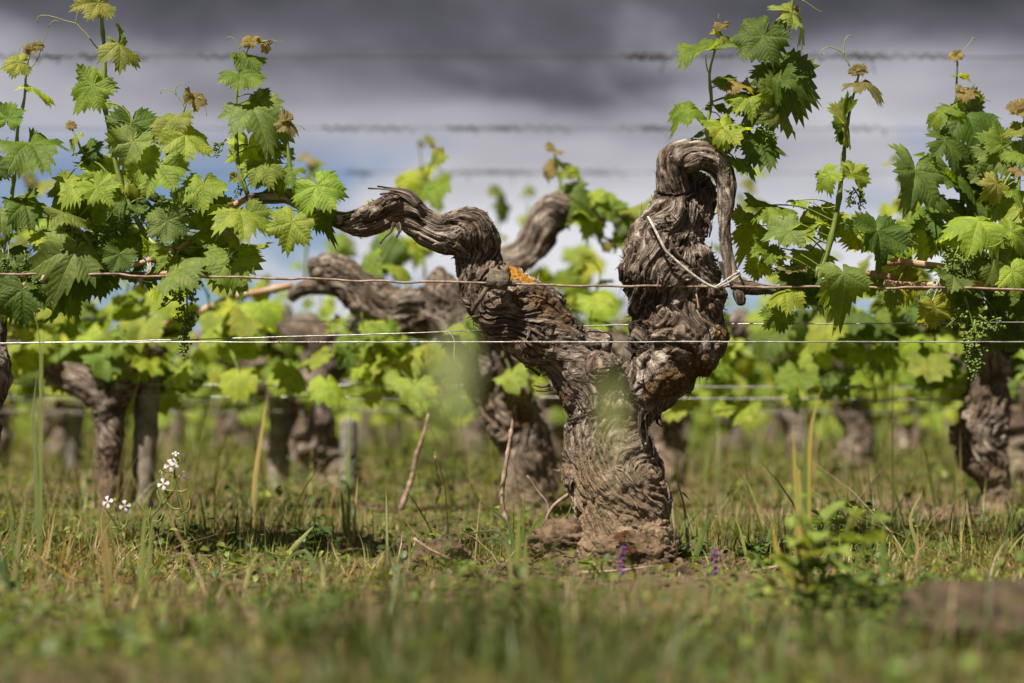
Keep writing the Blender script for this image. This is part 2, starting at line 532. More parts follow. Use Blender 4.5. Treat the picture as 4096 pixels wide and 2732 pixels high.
def build_wood(chains, vox, amp=1.0, seed=0, knots=(), moss=(), lichen=(), soil_z=(0.0, 0.25), flakes=0, smooth=2, flute=1.0, calm=None):
    """union of gnarled limbs as one continuous surface; returns trunk mesh, flake mesh or None"""
    rr = np.random.default_rng(seed)
    g = Geo()
    S = []
    for ci, ch in enumerate(chains):
        C = crom(ch, max(vox * 2.0, 0.006))
        P, R = C[:, :3], C[:, 3].copy()
        s = np.concatenate([[0], np.cumsum(np.linalg.norm(np.diff(P, axis=0), axis=1))])
        R *= 1 + 0.08 * amp * vnoise(np.stack([s * 16, s * 0 + ci * 7.1, s * 0 + seed], -1), 3)
        R = np.maximum(R, vox * 1.6)
        T, A, B = frames(P)
        g.tube(P, R, 18)
        S.append(np.hstack([P, R[:, None], T, A, B, (s + ci * 3.3)[:, None]]))
    S = np.vstack(S)
    for c, r in knots:
        g.ball(c, r, 2)
    me0 = g.mesh('tmp')
    o = bpy.data.objects.new('tmp', me0)
    col.objects.link(o)
    m = o.modifiers.new('r', 'REMESH')
    m.mode = 'VOXEL'
    m.voxel_size = vox
    m.use_smooth_shade = True
    dg = bpy.context.evaluated_depsgraph_get()
    me = bpy.data.meshes.new_from_object(o.evaluated_get(dg))
    bpy.data.objects.remove(o)
    bpy.data.meshes.remove(me0)
    n = len(me.vertices)
    V = np.empty(n * 3, np.float32); me.vertices.foreach_get('co', V); V = V.reshape(-1, 3).astype(float)
    e = np.empty(len(me.edges) * 2, np.int32); me.edges.foreach_get('vertices', e); e = e.reshape(-1, 2)
    V = lap(V, e, n, smooth)
    # nearest limb sample
    idx = np.empty(n, int)
    for i in range(0, n, 3000):
        d = np.sqrt(((V[i:i + 3000, None, :] - S[None, :, :3]) ** 2).sum(-1)) - S[None, :, 3]
        idx[i:i + 3000] = d.argmin(1)
    N = S[idx]
    rel = V - N[:, :3]
    u = (rel * N[:, 7:10]).sum(1)
    v = (rel * N[:, 10:13]).sum(1)
    sarc = N[:, 13] + (rel * N[:, 4:7]).sum(1)
    fib = np.stack([u, v, sarc], -1)
    fib = lap(fib, e, n, int(0.035 / vox))
    # swirl: the grain twists round knots
    wp = np.stack([fbm(V * 11, 2, seed + 31), fbm(V * 11 + 40, 2, seed + 32), fbm(V * 9 + 80, 2, seed + 33)], -1)
    ta = 2.4 * amp * fbm(V * 5.0 + 11, 2, seed + 34) + 0.7 * amp * fbm(V * 13 + 3, 1, seed + 35)
    ca, sa = np.cos(ta), np.sin(ta)
    fib = np.stack([fib[:, 0] * ca - fib[:, 1] * sa, fib[:, 0] * sa + fib[:, 1] * ca, fib[:, 2]], -1)
    fib = fib + wp * np.array([0.012, 0.012, 0.10]) * amp
    me.vertices.foreach_set('co', V.astype(np.float32).ravel())
    me.update()
    def normals():
        a = np.empty(n * 3, np.float32)
        me.vertex_normals.foreach_get('vector', a)
        return a.reshape(-1, 3).astype(float)
    NR = normals()
    q = fib
    tw = np.stack([q[:, 0] * 26, q[:, 1] * 26, q[:, 2] * 3.0], -1)
    flut = fbm(tw, 2, seed + 1)
    st1 = np.minimum(np.abs(vnoise(np.stack([q[:, 0] * 88, q[:, 1] * 88, q[:, 2] * 9], -1), seed + 2)) * 2.6, 1) ** 0.7 * 2 - 1.2
    st2 = np.minimum(np.abs(vnoise(np.stack([q[:, 0] * 185, q[:, 1] * 185, q[:, 2] * 20], -1), seed + 3)) * 2.6, 1) ** 0.7 * 2 - 1.2
    lump = fbm(V * 17, 3, seed + 4)
    gate = 0.55 + 0.45 * np.clip(fbm(V * 8, 2, seed + 5) * 2, -1, 1)
    rough_ = fbm(V * 120, 2, seed + 6)
    rs = np.clip(N[:, 3] / 0.05, 0.22, 1.3)
    disp = amp * rs * (0.012 * flute * flut + 0.011 * lump + gate * (0.0050 * st1 + 0.0028 * st2) + 0.0016 * rough_)
    if calm:
        disp = disp - amp * rs * (0.012 * flute * flut + 0.011 * lump) * (0.62 * (1 - sstep(V[:, 2], *calm)))
    mo = np.zeros(n)
    li = np.zeros(n)
    for c, r, k in moss:
        mo = np.maximum(mo, k * np.exp(-((V - np.array(c)) ** 2).sum(1) / r ** 2))
    for c, r, k in lichen:
        li = np.maximum(li, k * np.exp(-((V - np.array(c)) ** 2).sum(1) / r ** 2))
    ml = sstep(np.maximum(mo, li) + 0.25 * fbm(V * 40, 2, seed + 8), 0.38, 0.6)
    disp = disp * (1 - 0.6 * ml) + ml * (0.004 * fbm(V * 150, 3, seed + 7) + 0.003 + 0.004 * fbm(V * 60, 2, seed + 9))
    V2 = V + NR * disp[:, None]
    me.vertices.foreach_set('co', V2.astype(np.float32).ravel())
    set_attr(me, 'fib', 'FLOAT_VECTOR', fib, 'vector')
    set_attr(me, 'moss', 'FLOAT', mo, 'value')
    set_attr(me, 'lichen', 'FLOAT', li, 'value')
    so = 1 - sstep(V2[:, 2] + 0.05 * fbm(V * 14, 2, seed + 10), soil_z[0], soil_z[1])
    set_attr(me, 'soil', 'FLOAT', so, 'value')
    me.polygons.foreach_set('use_smooth', np.ones(len(me.polygons), bool))
    me.update()
    fl = None
    if flakes:
        NR2 = normals()
        pick = rr.integers(0, n, flakes)
        keep = ml[pick] < 0.5
        pick = pick[keep]
        k = len(pick)
        T = N[pick, 4:7]
        nrm = NR2[pick]
        # grain direction with a swirl
        side = np.cross(nrm, T)
        angs = 0.5 * wp[pick, 0] * 6 + rr.normal(0, 0.35, k)
        T = T - nrm * (T * nrm).sum(1)[:, None]
        T /= np.linalg.norm(T, axis=1)[:, None] + 1e-9
        side = np.cross(nrm, T)
        Td = T * np.cos(angs)[:, None] + side * np.sin(angs)[:, None]
        flip = np.where(rr.random(k) < 0.5, -1, 1)[:, None]
        Td = Td * flip
        sd = np.cross(nrm, Td)
        L = rr.gamma(2.2, 0.0050, k) * np.clip(rs[pick], 0.4, 1.1)
        wd = rr.uniform(0.0008, 0.0026, k)
        lift = np.clip(rr.gamma(1.0, 0.085, k), 0.02, 0.9)
        curl = rr.normal(0, 0.35, k)
        VV, FF, FB = [], [], []
        m = 5
        for j in range(m):
            t = j / (m - 1)
            c = V2[pick] - nrm * 0.0006 + Td * (L * t)[:, None] + nrm * (L * lift * t * t)[:, None] + sd * (L * curl * t * t)[:, None]
            ww = wd * (1 - 0.75 * t ** 1.5)
            tw_ = (0.9 * curl * t)[:, None]
            s2 = sd * np.cos(tw_) + nrm * np.sin(tw_)
            VV.append(c - s2 * ww[:, None])
            VV.append(c + s2 * ww[:, None])
            for q_ in (-1, 1):
                FB.append(fib[pick] + np.stack([q_ * ww, q_ * ww, L * t], -1))
        VV = np.array(VV).transpose(1, 0, 2).reshape(-1, 3)
        FB = np.array(FB).transpose(1, 0, 2).reshape(-1, 3)
        b0 = np.arange(k) * (2 * m)
        FF = np.concatenate([np.stack([b0 + 2 * j, b0 + 2 * j + 1, b0 + 2 * j + 3, b0 + 2 * j + 2], -1) for j in range(m - 1)])
        fl = mesh_np('peeling_bark', VV, FF)
        set_attr(fl, 'fib', 'FLOAT_VECTOR', FB, 'vector')
        set_attr(fl, 'moss', 'FLOAT', np.repeat(mo[pick], 2 * m), 'value')
        set_attr(fl, 'lichen', 'FLOAT', np.repeat(li[pick], 2 * m), 'value')
        set_attr(fl, 'soil', 'FLOAT', np.repeat(so[pick], 2 * m), 'value')
    return me, fl

def chain_px(pts, dep=0.0):
    """(display x, display y, radius px[, extra depth]) to world x, y, z, r"""
    out = []
    for p in pts:
        y = dep + (p[3] if len(p) > 3 else 0.0)
        c = D(p[0], p[1], y)
        out.append((c.x, c.y, c.z, p[2] * K * mpp(y)))
    return out

# ------------------------------------------------------------------ leaves
LOBE = [(0, 1.0), (12, 0.90), (26, 0.73), (38, 0.84), (52, 0.92), (66, 0.83), (80, 0.69), (94, 0.76), (110, 0.80), (130, 0.72), (150, 0.66), (164, 0.52), (173, 0.14)]
def leaf_mesh(name, seed, teeth=30, rings=(0.22, 0.45, 0.68, 0.88, 1.0), fold=0.2, droop=0.25, wave=0.07, sinus=1.0, cup=0.0):
    rr = np.random.default_rng(seed)
    n = teeth * 2 + 1
    phi = np.linspace(-173, 173, n)
    lx = np.array([p[0] for p in LOBE], float)
    ly = np.array([p[1] for p in LOBE], float)
    ly = ly + (ly - 0.8) * (sinus - 1) * ((lx == 26) | (lx == 80))
    jl = ly * (1 + rr.normal(0, 0.04, len(ly)))
    jr = ly * (1 + rr.normal(0, 0.04, len(ly)))
    jr[0] = jl[0]
    base = np.where(phi >= 0, np.interp(np.abs(phi), lx, jr), np.interp(np.abs(phi), lx, jl))
    k = np.array([0.25, 0.5, 0.25])
    sm = np.convolve(np.pad(base, 1, mode='edge'), k, 'valid')
    tooth = np.where(np.arange(n) % 2 == 1, 1.0, -1.0) * (0.065 + 0.06 * rr.random(n))
    tooth[np.abs(phi) > 168] = 0
    th = np.radians(phi)
    V, UV = [(0.0, 0.0, 0.0)], [(0, 0, 0)]
    ph = rr.uniform(0, 6.28, 3)
    bend_a, bend_k, twist, curl = rr.uniform(0, 3.14), rr.normal(-0.22, 0.36), rr.normal(0, 0.36), rr.uniform(0.03, 0.15)
    for f in rings:
        r = sm * f * (1 + (tooth if f == 1.0 else tooth * 0.3 if f > 0.8 else 0))
        x = r * np.sin(th)
        y = r * np.cos(th)
        ap = np.abs((np.abs(np.degrees(th)) + 27) % 54 - 27)
        perp = r * np.sin(np.radians(ap))
        z = fold * np.abs(x) * (1 - 0.25 * np.abs(x)) - droop * (x * x * 0.55 + np.where(y > 0, y * y, 0.4 * y * y))
        z = z + wave * f * f * np.sin(3 * th + ph[0]) * r + 0.6 * wave * f ** 3 * np.sin(7 * th + ph[1])
        z = z + 0.35 * perp * (1 - perp * 2.0) * (1 if f < 1 else 0.6) + cup * r * r
        z = z + 0.018 * rr.normal(0, 1, n) * f
        # whole-blade bend about a slanting axis, and curled lobes
        ax = x * math.cos(bend_a) + y * math.sin(bend_a)
        z = z + bend_k * ax * ax + twist * x * y + curl * np.sin(2.2 * ax + ph[2]) * f
        V += list(zip(x, y, z))
        UV += list(zip(x, y, x * 0))
    F = []
    for i in range(n - 1):
        F.append((0, 1 + i + 1, 1 + i))
    for q in range(len(rings) - 1):
        a0, b0 = 1 + q * n, 1 + (q + 1) * n
        for i in range(n - 1):
            F.append((a0 + i, a0 + i + 1, b0 + i + 1, b0 + i))
    me = mesh_np(name, np.array(V), F)
    set_attr(me, 'luv', 'FLOAT_VECTOR', np.array(UV), 'vector')
    me.materials.append(MLEAF)
    return me
LEAF = []
for i in range(22):
    rr = random.Random(i + 3)
    LEAF.append(leaf_mesh('grape_leaf', 100 + i, 30, fold=rr.uniform(-0.12, 0.32), droop=rr.uniform(0.05, 0.6), wave=rr.uniform(0.07, 0.17), sinus=rr.uniform(0.5, 1.9)))
YOUNG = [leaf_mesh('young_leaf', 300 + i, 22, fold=random.Random(i).uniform(0.5, 1.0), droop=random.Random(i + 9).uniform(0.1, 0.5), wave=0.10, sinus=1.2) for i in range(5)]
LEAFLOW = [leaf_mesh('grape_leaf_far', 500 + i, 12, (0.5, 1.0), fold=random.Random(i).uniform(-0.1, 0.35), droop=random.Random(i + 5).uniform(0.05, 0.6), wave=0.09, sinus=1.1) for i in range(8)]

TONE = {'m': (0.105, 0.160, 0.018), 'd': (0.060, 0.104, 0.012), 'l': (0.195, 0.255, 0.034), 'y': (0.220, 0.265, 0.026),  # deep tone also paints shade on shaded leaves, yellow tone paints backlight
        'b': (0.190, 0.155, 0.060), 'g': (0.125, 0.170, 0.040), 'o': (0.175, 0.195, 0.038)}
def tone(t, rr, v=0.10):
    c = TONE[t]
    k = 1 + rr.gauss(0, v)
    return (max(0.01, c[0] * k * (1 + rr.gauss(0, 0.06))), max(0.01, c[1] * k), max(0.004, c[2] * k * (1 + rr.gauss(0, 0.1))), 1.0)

def leaf_matrix(pos, tip, nrm, size):
    n = Vector(nrm).normalized()
    t = Vector(tip)
    t = (t - n * t.dot(n)).normalized()
    x = t.cross(n)
    M = Matrix(((x.x, t.x, n.x, pos[0]), (x.y, t.y, n.y, pos[1]), (x.z, t.z, n.z, pos[2]), (0, 0, 0, 1)))
    return M @ Matrix.Diagonal((size, size, size, 1))
def leaf_obj(parent, me, M, color):
    o = bpy.data.objects.new('leaf', me)
    col.objects.link(o)
    o.parent = parent
    o.matrix_basis = M
    o.color = color
    return o

def cluster_mesh(seed, length, hang=1.0):
    """young grape flower cluster: stalk with knobbly bud clumps, pointing down -Z from the origin"""
    rr = np.random.default_rng(seed)
    g = Geo()
    P = crom([(0, 0, 0), (0.004, 0.0, -length * 0.4), (0.0, 0.003, -length * 0.75), (0.002, 0, -length)], 0.008)
    g.tube(P, np.linspace(0.0016, 0.0008, len(P)), 5)
    for i in range(int(length / 0.0052)):
        t = 0.22 + 0.78 * i / (length / 0.0052)
        c = P[min(len(P) - 1, int(t * (len(P) - 1)))]
        side = (1 - t) * 0.015 + 0.003
        a = rr.uniform(0, 6.28)
        e = c + np.array([math.cos(a) * side, math.sin(a) * side, -0.004])
        g.tube(np.array([c, (c + e) / 2 + [0, 0, 0.002], e]), 0.0006, 4)
        for _ in range(7):
            g.ball(e + rr.normal(0, 0.0026, 3), rr.uniform(0.0015, 0.0026), 1)
    me = g.mesh('flower_cluster')
    me.materials.append(MBUD)
    return me
CLUST = [cluster_mesh(i, L) for i, L in enumerate((0.045, 0.06, 0.085, 0.05))]
STEMC = (0.105, 0.150, 0.030, 1)

def tendril(parent, pts, r=0.0009, color=(0.16, 0.19, 0.04, 1)):
    g = Geo()
    P = crom(pts, 0.004)
    g.tube(P, np.linspace(r, r * 0.55, len(P)), 5)
    o = obj('tendril', g.mesh('tendril'), MSTEM, parent)
    o.color = color
    return o

class Shoot:
    """one green shoot: stem with petioles (one mesh) that carries leaves, tendrils and clusters"""
    def __init__(s, root, pts, r0=0.0042, r1=0.0016, color=None):
        s.root = root
        s.P = crom(pts, 0.012)
        k = len(s.P)
        s.g = Geo()
        R = np.linspace(r0, r1, k)
        node = np.zeros(k)
        for i in range(2, k - 2, 5):
            node[i] = 0.35
        s.g.tube(s.P, R * (1 + node), 7)
        s.color = color or STEMC
        s.o = bpy.data.objects.new('shoot', None)
        s.todo = []
        s.used = []
    def leaf(s, pos, tip, nrm, size, me, color, petiole=True):
        s.todo.append((pos, tip, nrm, size, me, color))
        if petiole:
            p = np.array(pos)
            d = np.linalg.norm(s.P - p, axis=1)
            i = int((d + 0.25 * np.maximum(0, s.P[:, 2] - p[2])).argmin())
            q = s.P[i]
            L = np.linalg.norm(p - q)
            if 0.004 < L < 0.16:
                n_ = np.array(Vector(tip).normalized())
                mid = (p + q) / 2 + np.array([0, 0, 0.10 * L])
                pre = p - n_ * 0.1 * L * 0.0 + np.array([0, 0, 0.03 * L])
                Q = crom([q, mid, pre * 0.3 + p * 0.7, p], 0.008)
                s.g.tube(Q, np.linspace(0.0019, 0.0012, len(Q)) * min(1.0, 0.45 + size * 9), 5)
    def done(s):
        bpy.data.objects.remove(s.o)
        me = s.g.mesh('shoot')
        s.o = part('shoot', me, MSTEM, s.root)
        s.o.color = s.color
        for pos, tip, nrm, size, m, c in s.todo:
            leaf_obj(s.o, m, leaf_matrix(pos, tip, nrm, size), c)
        return s.o

# ------------------------------------------------------------------ the old vine in focus
MAINV = thing('grapevine', D(1430, 1285, 0), 'gnarled old grapevine with two twisted grey arms, sharply focused', 'grapevine')
left_arm = chain_px([(1400, 960, 78), (1380, 925, 80), (1342, 868, 74), (1295, 816, 72), (1242, 768, 76), (1185, 715, 80), (1135, 672, 74), (1106, 625, 58), (1102, 585, 52),
                     (1094, 548, 58, -0.01), (1062, 533, 55, -0.02), (1020, 533, 44, -0.015), (985, 522, 42), (955, 500, 38), (928, 478, 41), (895, 482, 40), (860, 498, 40), (825, 512, 34),
                     (790, 510, 24), (755, 497, 19), (722, 481, 17), (690, 464, 18), (660, 449, 19), (628, 452, 17), (598, 455, 15), (566, 455, 11)])
trunk = chain_px([(1436, 1330, 112), (1436, 1285, 108), (1434, 1240, 105), (1432, 1190, 106), (1428, 1140, 109), (1414, 1090, 108), (1402, 1045, 97), (1395, 1005, 83), (1396, 965, 82), (1402, 930, 84)])
right_arm = chain_px([(1405, 970, 70), (1440, 925, 66), (1492, 872, 72), (1538, 812, 90), (1553, 757, 96), (1566, 708, 88), (1556, 662, 94), (1533, 618, 104), (1524, 572, 94),
                      (1545, 522, 78), (1572, 472, 66, 0.03), (1583, 430, 58, 0.06), (1592, 400, 44, 0.07)])
hook = chain_px([(1556, 468, 40, -0.005), (1545, 425, 33, -0.02), (1542, 385, 31, -0.03), (1556, 360, 33, -0.035), (1592, 353, 31, -0.035), (1628, 362, 27, -0.035), (1655, 384, 23, -0.035),
                 (1668, 420, 19, -0.035), (1667, 465, 17, -0.035), (1663, 520, 15, -0.035), (1668, 570, 16, -0.03), (1680, 615, 16, -0.03), (1692, 648, 20, -0.03), (1722, 660, 18, -0.02), (1755, 664, 14, -0.01), (1800, 668, 11, 0.0), (1850, 672, 9, 0.01)])
spur1 = chain_px([(1690, 640, 15, -0.03), (1697, 675, 13, -0.03), (1701, 698, 8, -0.03)])
stub_l = chain_px([(1330, 800, 45), (1370, 786, 30, -0.02), (1400, 786, 20, -0.025)])
stub_r = chain_px([(1500, 790, 45, -0.02), (1466, 772, 26, -0.03), (1452, 768, 22, -0.03)])
kn = [((*D(1085, 530, -0.025),), 0.040), ((*D(1600, 800, -0.01),), 0.055), ((*D(1480, 620, -0.02),), 0.045), ((*D(1610, 690, -0.02),), 0.042), ((*D(1130, 640, -0.03),), 0.035),
      ((*D(905, 470, -0.01),), 0.030), ((*D(1420, 1110, -0.03),), 0.060), ((*D(1490, 1140, 0.02),), 0.030), ((*D(1365, 1085, 0),), 0.052), ((*D(1480, 1250, -0.03),), 0.060), ((*D(1390, 1270, -0.03),), 0.055),
      ((*D(1590, 370, -0.045),), 0.020), ((*D(1385, 850, -0.05),), 0.026), ((*D(1250, 700, 0.0),), 0.035)]
dpt = lambda x, y, dy: tuple(D(x, y, dy))
me, fl = build_wood([trunk, left_arm, right_arm, hook, spur1, stub_l, stub_r], 0.0019, 1.0, 11, kn,
    moss=[(dpt(1595, 850, -0.04), 0.050, 0.85), (dpt(1545, 880, -0.05), 0.045, 0.9), (dpt(1640, 790, -0.03), 0.035, 0.85), (dpt(1500, 900, -0.05), 0.030, 0.8), (dpt(1250, 690, -0.06), 0.045, 0.75), (dpt(1300, 730, -0.05), 0.035, 0.7),
          (dpt(1330, 870, -0.07), 0.02, 0.6), (dpt(1290, 915, -0.03), 0.03, 0.7), (dpt(1190, 680, -0.07), 0.025, 0.7)],
    lichen=[(dpt(1182, 626, -0.03), 0.026, 1.0), (dpt(1165, 618, -0.02), 0.018, 1.0), (dpt(1205, 650, -0.04), 0.018, 0.9), (dpt(1640, 765, -0.05), 0.014, 0.6)],
    soil_z=(0.06, 0.30), flakes=6500, calm=(0.16, 0.36))
part('trunk', me, MBARK, MAINV)['label'] = 'twisted stringy grey-brown bark with orange lichen'
tag(part('peeling_bark', fl, MBARK, MAINV), kind='stuff')

def strip(pts, w0, root, tw=0.6, name='bark_strip', mat=None, thick=0.0012):
    """a dangling strip of bark with thickness"""
    P = crom(pts, 0.005)
    T, A, B = frames(P)
    k = len(P)
    t = np.linspace(0, 1, k)
    ww = w0 * (1 - 0.7 * t ** 2)
    ca, sa = np.cos(tw * t * 3)[:, None], np.sin(tw * t * 3)[:, None]
    S, Nn = A * ca + B * sa, B * ca - A * sa
    V = np.stack([P - S * ww[:, None] - Nn * thick, P + S * ww[:, None] - Nn * thick, P + S * ww[:, None] + Nn * thick, P - S * ww[:, None] + Nn * thick], 1).reshape(-1, 3)
    F = []
    for i in range(k - 1):
        for j in range(4):
            F.append((4 * i + j, 4 * i + (j + 1) % 4, 4 * i + 4 + (j + 1) % 4, 4 * i + 4 + j))
    F += [(0, 3, 2, 1), (4 * k - 4, 4 * k - 3, 4 * k - 2, 4 * k - 1)]
    m = mesh_np(name, V, F)
    set_attr(m, 'fib', 'FLOAT_VECTOR', np.stack([V[:, 0] * 0 + np.tile([0, 1, 1, 0], k) * w0 * 2, np.tile([0, 0, 1, 1], k) * 0.002, np.repeat(t, 4) * 0.1], -1), 'vector')
    return part(name, m, mat or MBARK, root)
dd = lambda pts, dy=-0.04: [tuple(D(p[0], p[1], dy + (p[2] if len(p) > 2 else 0))) for p in pts]
for pts, w_, dy in [([(965, 470), (945, 446), (915, 436), (880, 434), (845, 432)], 0.006, -0.035), ([(955, 462), (920, 438), (885, 430), (866, 428)], 0.0045, -0.03),
                    ([(960, 476), (930, 452), (900, 444), (872, 446)], 0.004, -0.045), ([(905, 510), (898, 530), (884, 545), (872, 560)], 0.003, -0.03), ([(912, 512), (918, 530), (910, 545)], 0.005, -0.03),
                    ([(1500, 945), (1510, 955), (1508, 970), (1520, 980)], 0.004, -0.03), ([(1495, 940), (1515, 960), (1522, 978)], 0.003, -0.035), ([(1265, 885), (1240, 888), (1225, 884)], 0.003, -0.03),
                    ([(1270, 893), (1245, 898), (1230, 897)], 0.0028, -0.03), ([(1240, 862), (1222, 848), (1205, 842)], 0.0026, -0.02), ([(1085, 695), (1060, 684), (1044, 674)], 0.007, -0.03), ([(1090, 705), (1066, 700), (1052, 692)], 0.005, -0.03),
                    ([(1495, 685), (1480, 680), (1468, 678)], 0.004, -0.04), ([(1610, 830), (1618, 850), (1612, 868)], 0.005, -0.03), ([(1325, 1000), (1316, 1020), (1310, 1040)], 0.004, -0.03),
                    ([(1495, 1000), (1500, 1030), (1502, 1050)], 0.004, -0.04), ([(1525, 1110), (1534, 1140), (1530, 1165)], 0.006, -0.03), ([(1320, 1085), (1308, 1110), (1312, 1130)], 0.006, -0.03),
                    ([(1540, 560), (1560, 590), (1590, 610)], 0.004, -0.085), ([(1450, 570), (1440, 600), (1442, 640)], 0.004, -0.05), ([(1655, 600), (1665, 640), (1660, 680)], 0.005, -0.05),
                    ([(1480, 935), (1478, 970), (1486, 1000), (1484, 1030)], 0.004, -0.05), ([(1470, 945), (1468, 985), (1476, 1020)], 0.0035, -0.06), ([(1620, 500), (1632, 520), (1628, 545)], 0.004, -0.03)]:
    strip(dd(pts, dy), w_, MAINV)
strip(dd([(1605, 712), (1602, 690), (1598, 675)], -0.10), 0.0025, MAINV, name='bark_strip', mat=MCANE)
# sawn stubs and pruning scars: a disc with a raised lip
def scar(pos, nrm, r, root):
    g = Geo()
    n = np.array(Vector(nrm).normalized())
    p = np.array(pos) - n * r * 1.0
    C = np.array([p - n * r * 0.6, p, p + n * r * 0.12, p + n * r * 0.05, p - n * r * 0.12])
    g.tube(C[:3], [r * 1.15, r * 1.1, r * 0.95], 12, False)
    g.tube(np.array([p + n * r * 0.12, p - n * r * 0.02, p - n * r * 0.05]), [r * 0.95, r * 0.75, r * 0.15], 12, True)
    return part('pruning_scar', g.mesh('pruning_scar'), MSCAR, root)
for x, y, dy, r, nv in [(832, 476, -0.036, 0.010, (-0.2, -1, 0.4)), (862, 480, -0.036, 0.007, (0, -1, 0.3)), (1592, 345, -0.062, 0.009, (0.1, -1, 0.4)), (1406, 790, -0.052, 0.010, (0.9, -0.4, 0.1)), (772, 502, -0.032, 0.008, (-0.2, -1, 0))]:
    scar(D(x, y, dy), nv, r, MAINV)

# neighbours in the same row, trunks just out of frame
LEFTV = thing('grapevine', D(-95, 1290, 0.03), 'leafy grapevine with brown canes tied to the rusty wire, left of the focused vine', 'grapevine')
me, fl = build_wood([chain_px([(-95, 1330, 70), (-90, 1200, 66), (-70, 1050, 60), (-60, 950, 60), (-40, 860, 54), (-30, 800, 44), (-12, 740, 30), (4, 700, 20), (25, 668, 13), (55, 645, 10)], 0.03),
                     chain_px([(-70, 950, 45), (-130, 850, 42), (-190, 780, 36), (-240, 730, 30)], 0.03)], 0.005, 1.0, 23, flakes=300)
part('trunk', me, MBARK, LEFTV)
tag(part('peeling_bark', fl, MBARK, LEFTV), kind='stuff')
RIGHTV = thing('grapevine', D(2590, 1290, 0.03), 'leafy grapevine with large pale leaves and brown canes, right of the hooked arm', 'grapevine')
me, fl = build_wood([chain_px([(2590, 1330, 75), (2580, 1200, 70), (2560, 1050, 66), (2560, 940, 64), (2530, 850, 52), (2490, 780, 40), (2450, 720, 28), (2400, 672, 17), (2340, 650, 12)], 0.03),
                     chain_px([(2570, 940, 45), (2640, 850, 42), (2700, 760, 36)], 0.03)], 0.005, 1.0, 29, flakes=300)
part('trunk', me, MBARK, RIGHTV)
tag(part('peeling_bark', fl, MBARK, RIGHTV), kind='stuff')

def cane(root, pts, r0, r1, dep=0.0):
    P = crom([tuple(D(p[0], p[1], dep + (p[2] if len(p) > 2 else 0))) for p in pts], 0.010)
    k = len(P)
    R = np.linspace(r0, r1, k)
    for i in range(4, k - 1, 8):
        R[i] *= 1.28
    g = Geo()
    g.tube(P, R, 9)
    return part('cane', g.mesh('cane'), MCANE, root)
cane(LEFTV, [(-30, 650), (60, 632), (180, 628), (300, 632), (420, 628), (470, 632), (530, 640)], 0.0068, 0.0055, 0.02)
cane(LEFTV, [(-20, 700), (60, 655), (130, 632), (220, 620), (320, 605), (400, 575)], 0.0075, 0.005, -0.01)
cane(LEFTV, [(390, 582), (430, 560), (500, 505), (540, 470), (570, 455)], 0.0052, 0.006, 0.0)
cane(RIGHTV, [(2330, 662), (2240, 650), (2180, 618), (2120, 608), (2060, 600), (2036, 603)], 0.0085, 0.0065, 0.01)
cane(RIGHTV, [(2400, 672), (2300, 655), (2210, 655), (2160, 655), (2080, 656), (2030, 650)], 0.0085, 0.0070, 0.0)
cane(RIGHTV, [(1840, 668), (1900, 640), (1960, 628), (2010, 630), (2060, 640)], 0.0060, 0.0060, 0.03)

# ------------------------------------------------------------------ shoots and leaves of the near row
ZONE = {5: (0, 0, 1.9592), 6: (0, 700, 1.9592), 7: (2500, 0, 1.9592), 8: (2900, 600, 1.9599), 1: (1000, 600, 1.9592), 9: (3400, 0, 1.5675), 0: (0, 0, 1 / K)}
def ZP(z, x, y, dep):
    ox, oy, k = ZONE[z]
    return W(ox + x / k, oy + y / k, dep)
lr = random.Random(42)
def put_leaf(sh, z, x, y, ang_, L, t='m', dy=None, yaw=None, pitch=None, young=False, pet=True, dep0=0.0):
    dep = dep0 + (lr.uniform(-0.05, 0.05) if dy is None else dy)
    pos = ZP(z, x, y, dep)
    if not young:                       # one leaf per petiole
        if any(abs(pos.x - q.x) + abs(pos.z - q.z) < 0.012 for q in sh.used):
            return
        sh.used.append(pos)
    size = L / ZONE[z][2] * mpp(dep) * (0.60 if young else 0.85)
    yaw = lr.uniform(-38, 38) if yaw is None else yaw
    pitch = lr.uniform(12, 52) if pitch is None else pitch
    yaw = yaw * 1.3 + lr.gauss(0, 14)
    pitch = max(-5, pitch + lr.gauss(4, 12))
    n = Vector((math.sin(rad(yaw)) * math.cos(rad(pitch)), -math.cos(rad(yaw)) * math.cos(rad(pitch)), math.sin(rad(pitch))))
    t2 = Vector((math.cos(rad(ang_)), 0, math.sin(rad(ang_))))
    k = -t2.dot(n) / n.y if abs(n.y) > 0.2 else 0
    k = max(-1.1, min(1.1, k))
    t3 = t2 + Vector((0, k, 0))
    size *= min(1.45, t3.length) * 0.98
    sh.leaf(pos, t3, n, size, lr.choice(YOUNG if young else LEAF), tone(t, lr), pet)

def shoot_px(root, z, pts, r0=0.0044, r1=0.0018, dep=0.0, color=None):
    return Shoot(root, [tuple(ZP(z, p[0], p[1], dep + (p[2] if len(p) > 2 else 0))) for p in pts], r0, r1, color)
def tend_px(sh, z, pts, dep=0.0, r=0.0010, color=(0.17, 0.18, 0.035, 1)):
    TEND.append((sh, [tuple(ZP(z, p[0], p[1], dep)) for p in pts], r, color))
TEND, CLU = [], []
def clus(sh, z, x, y, v=0, s=1.0, rot=0.0, dep=-0.02):
    CLU.append((sh, ZP(z, x, y, dep), v, s, rot))

SH = {}
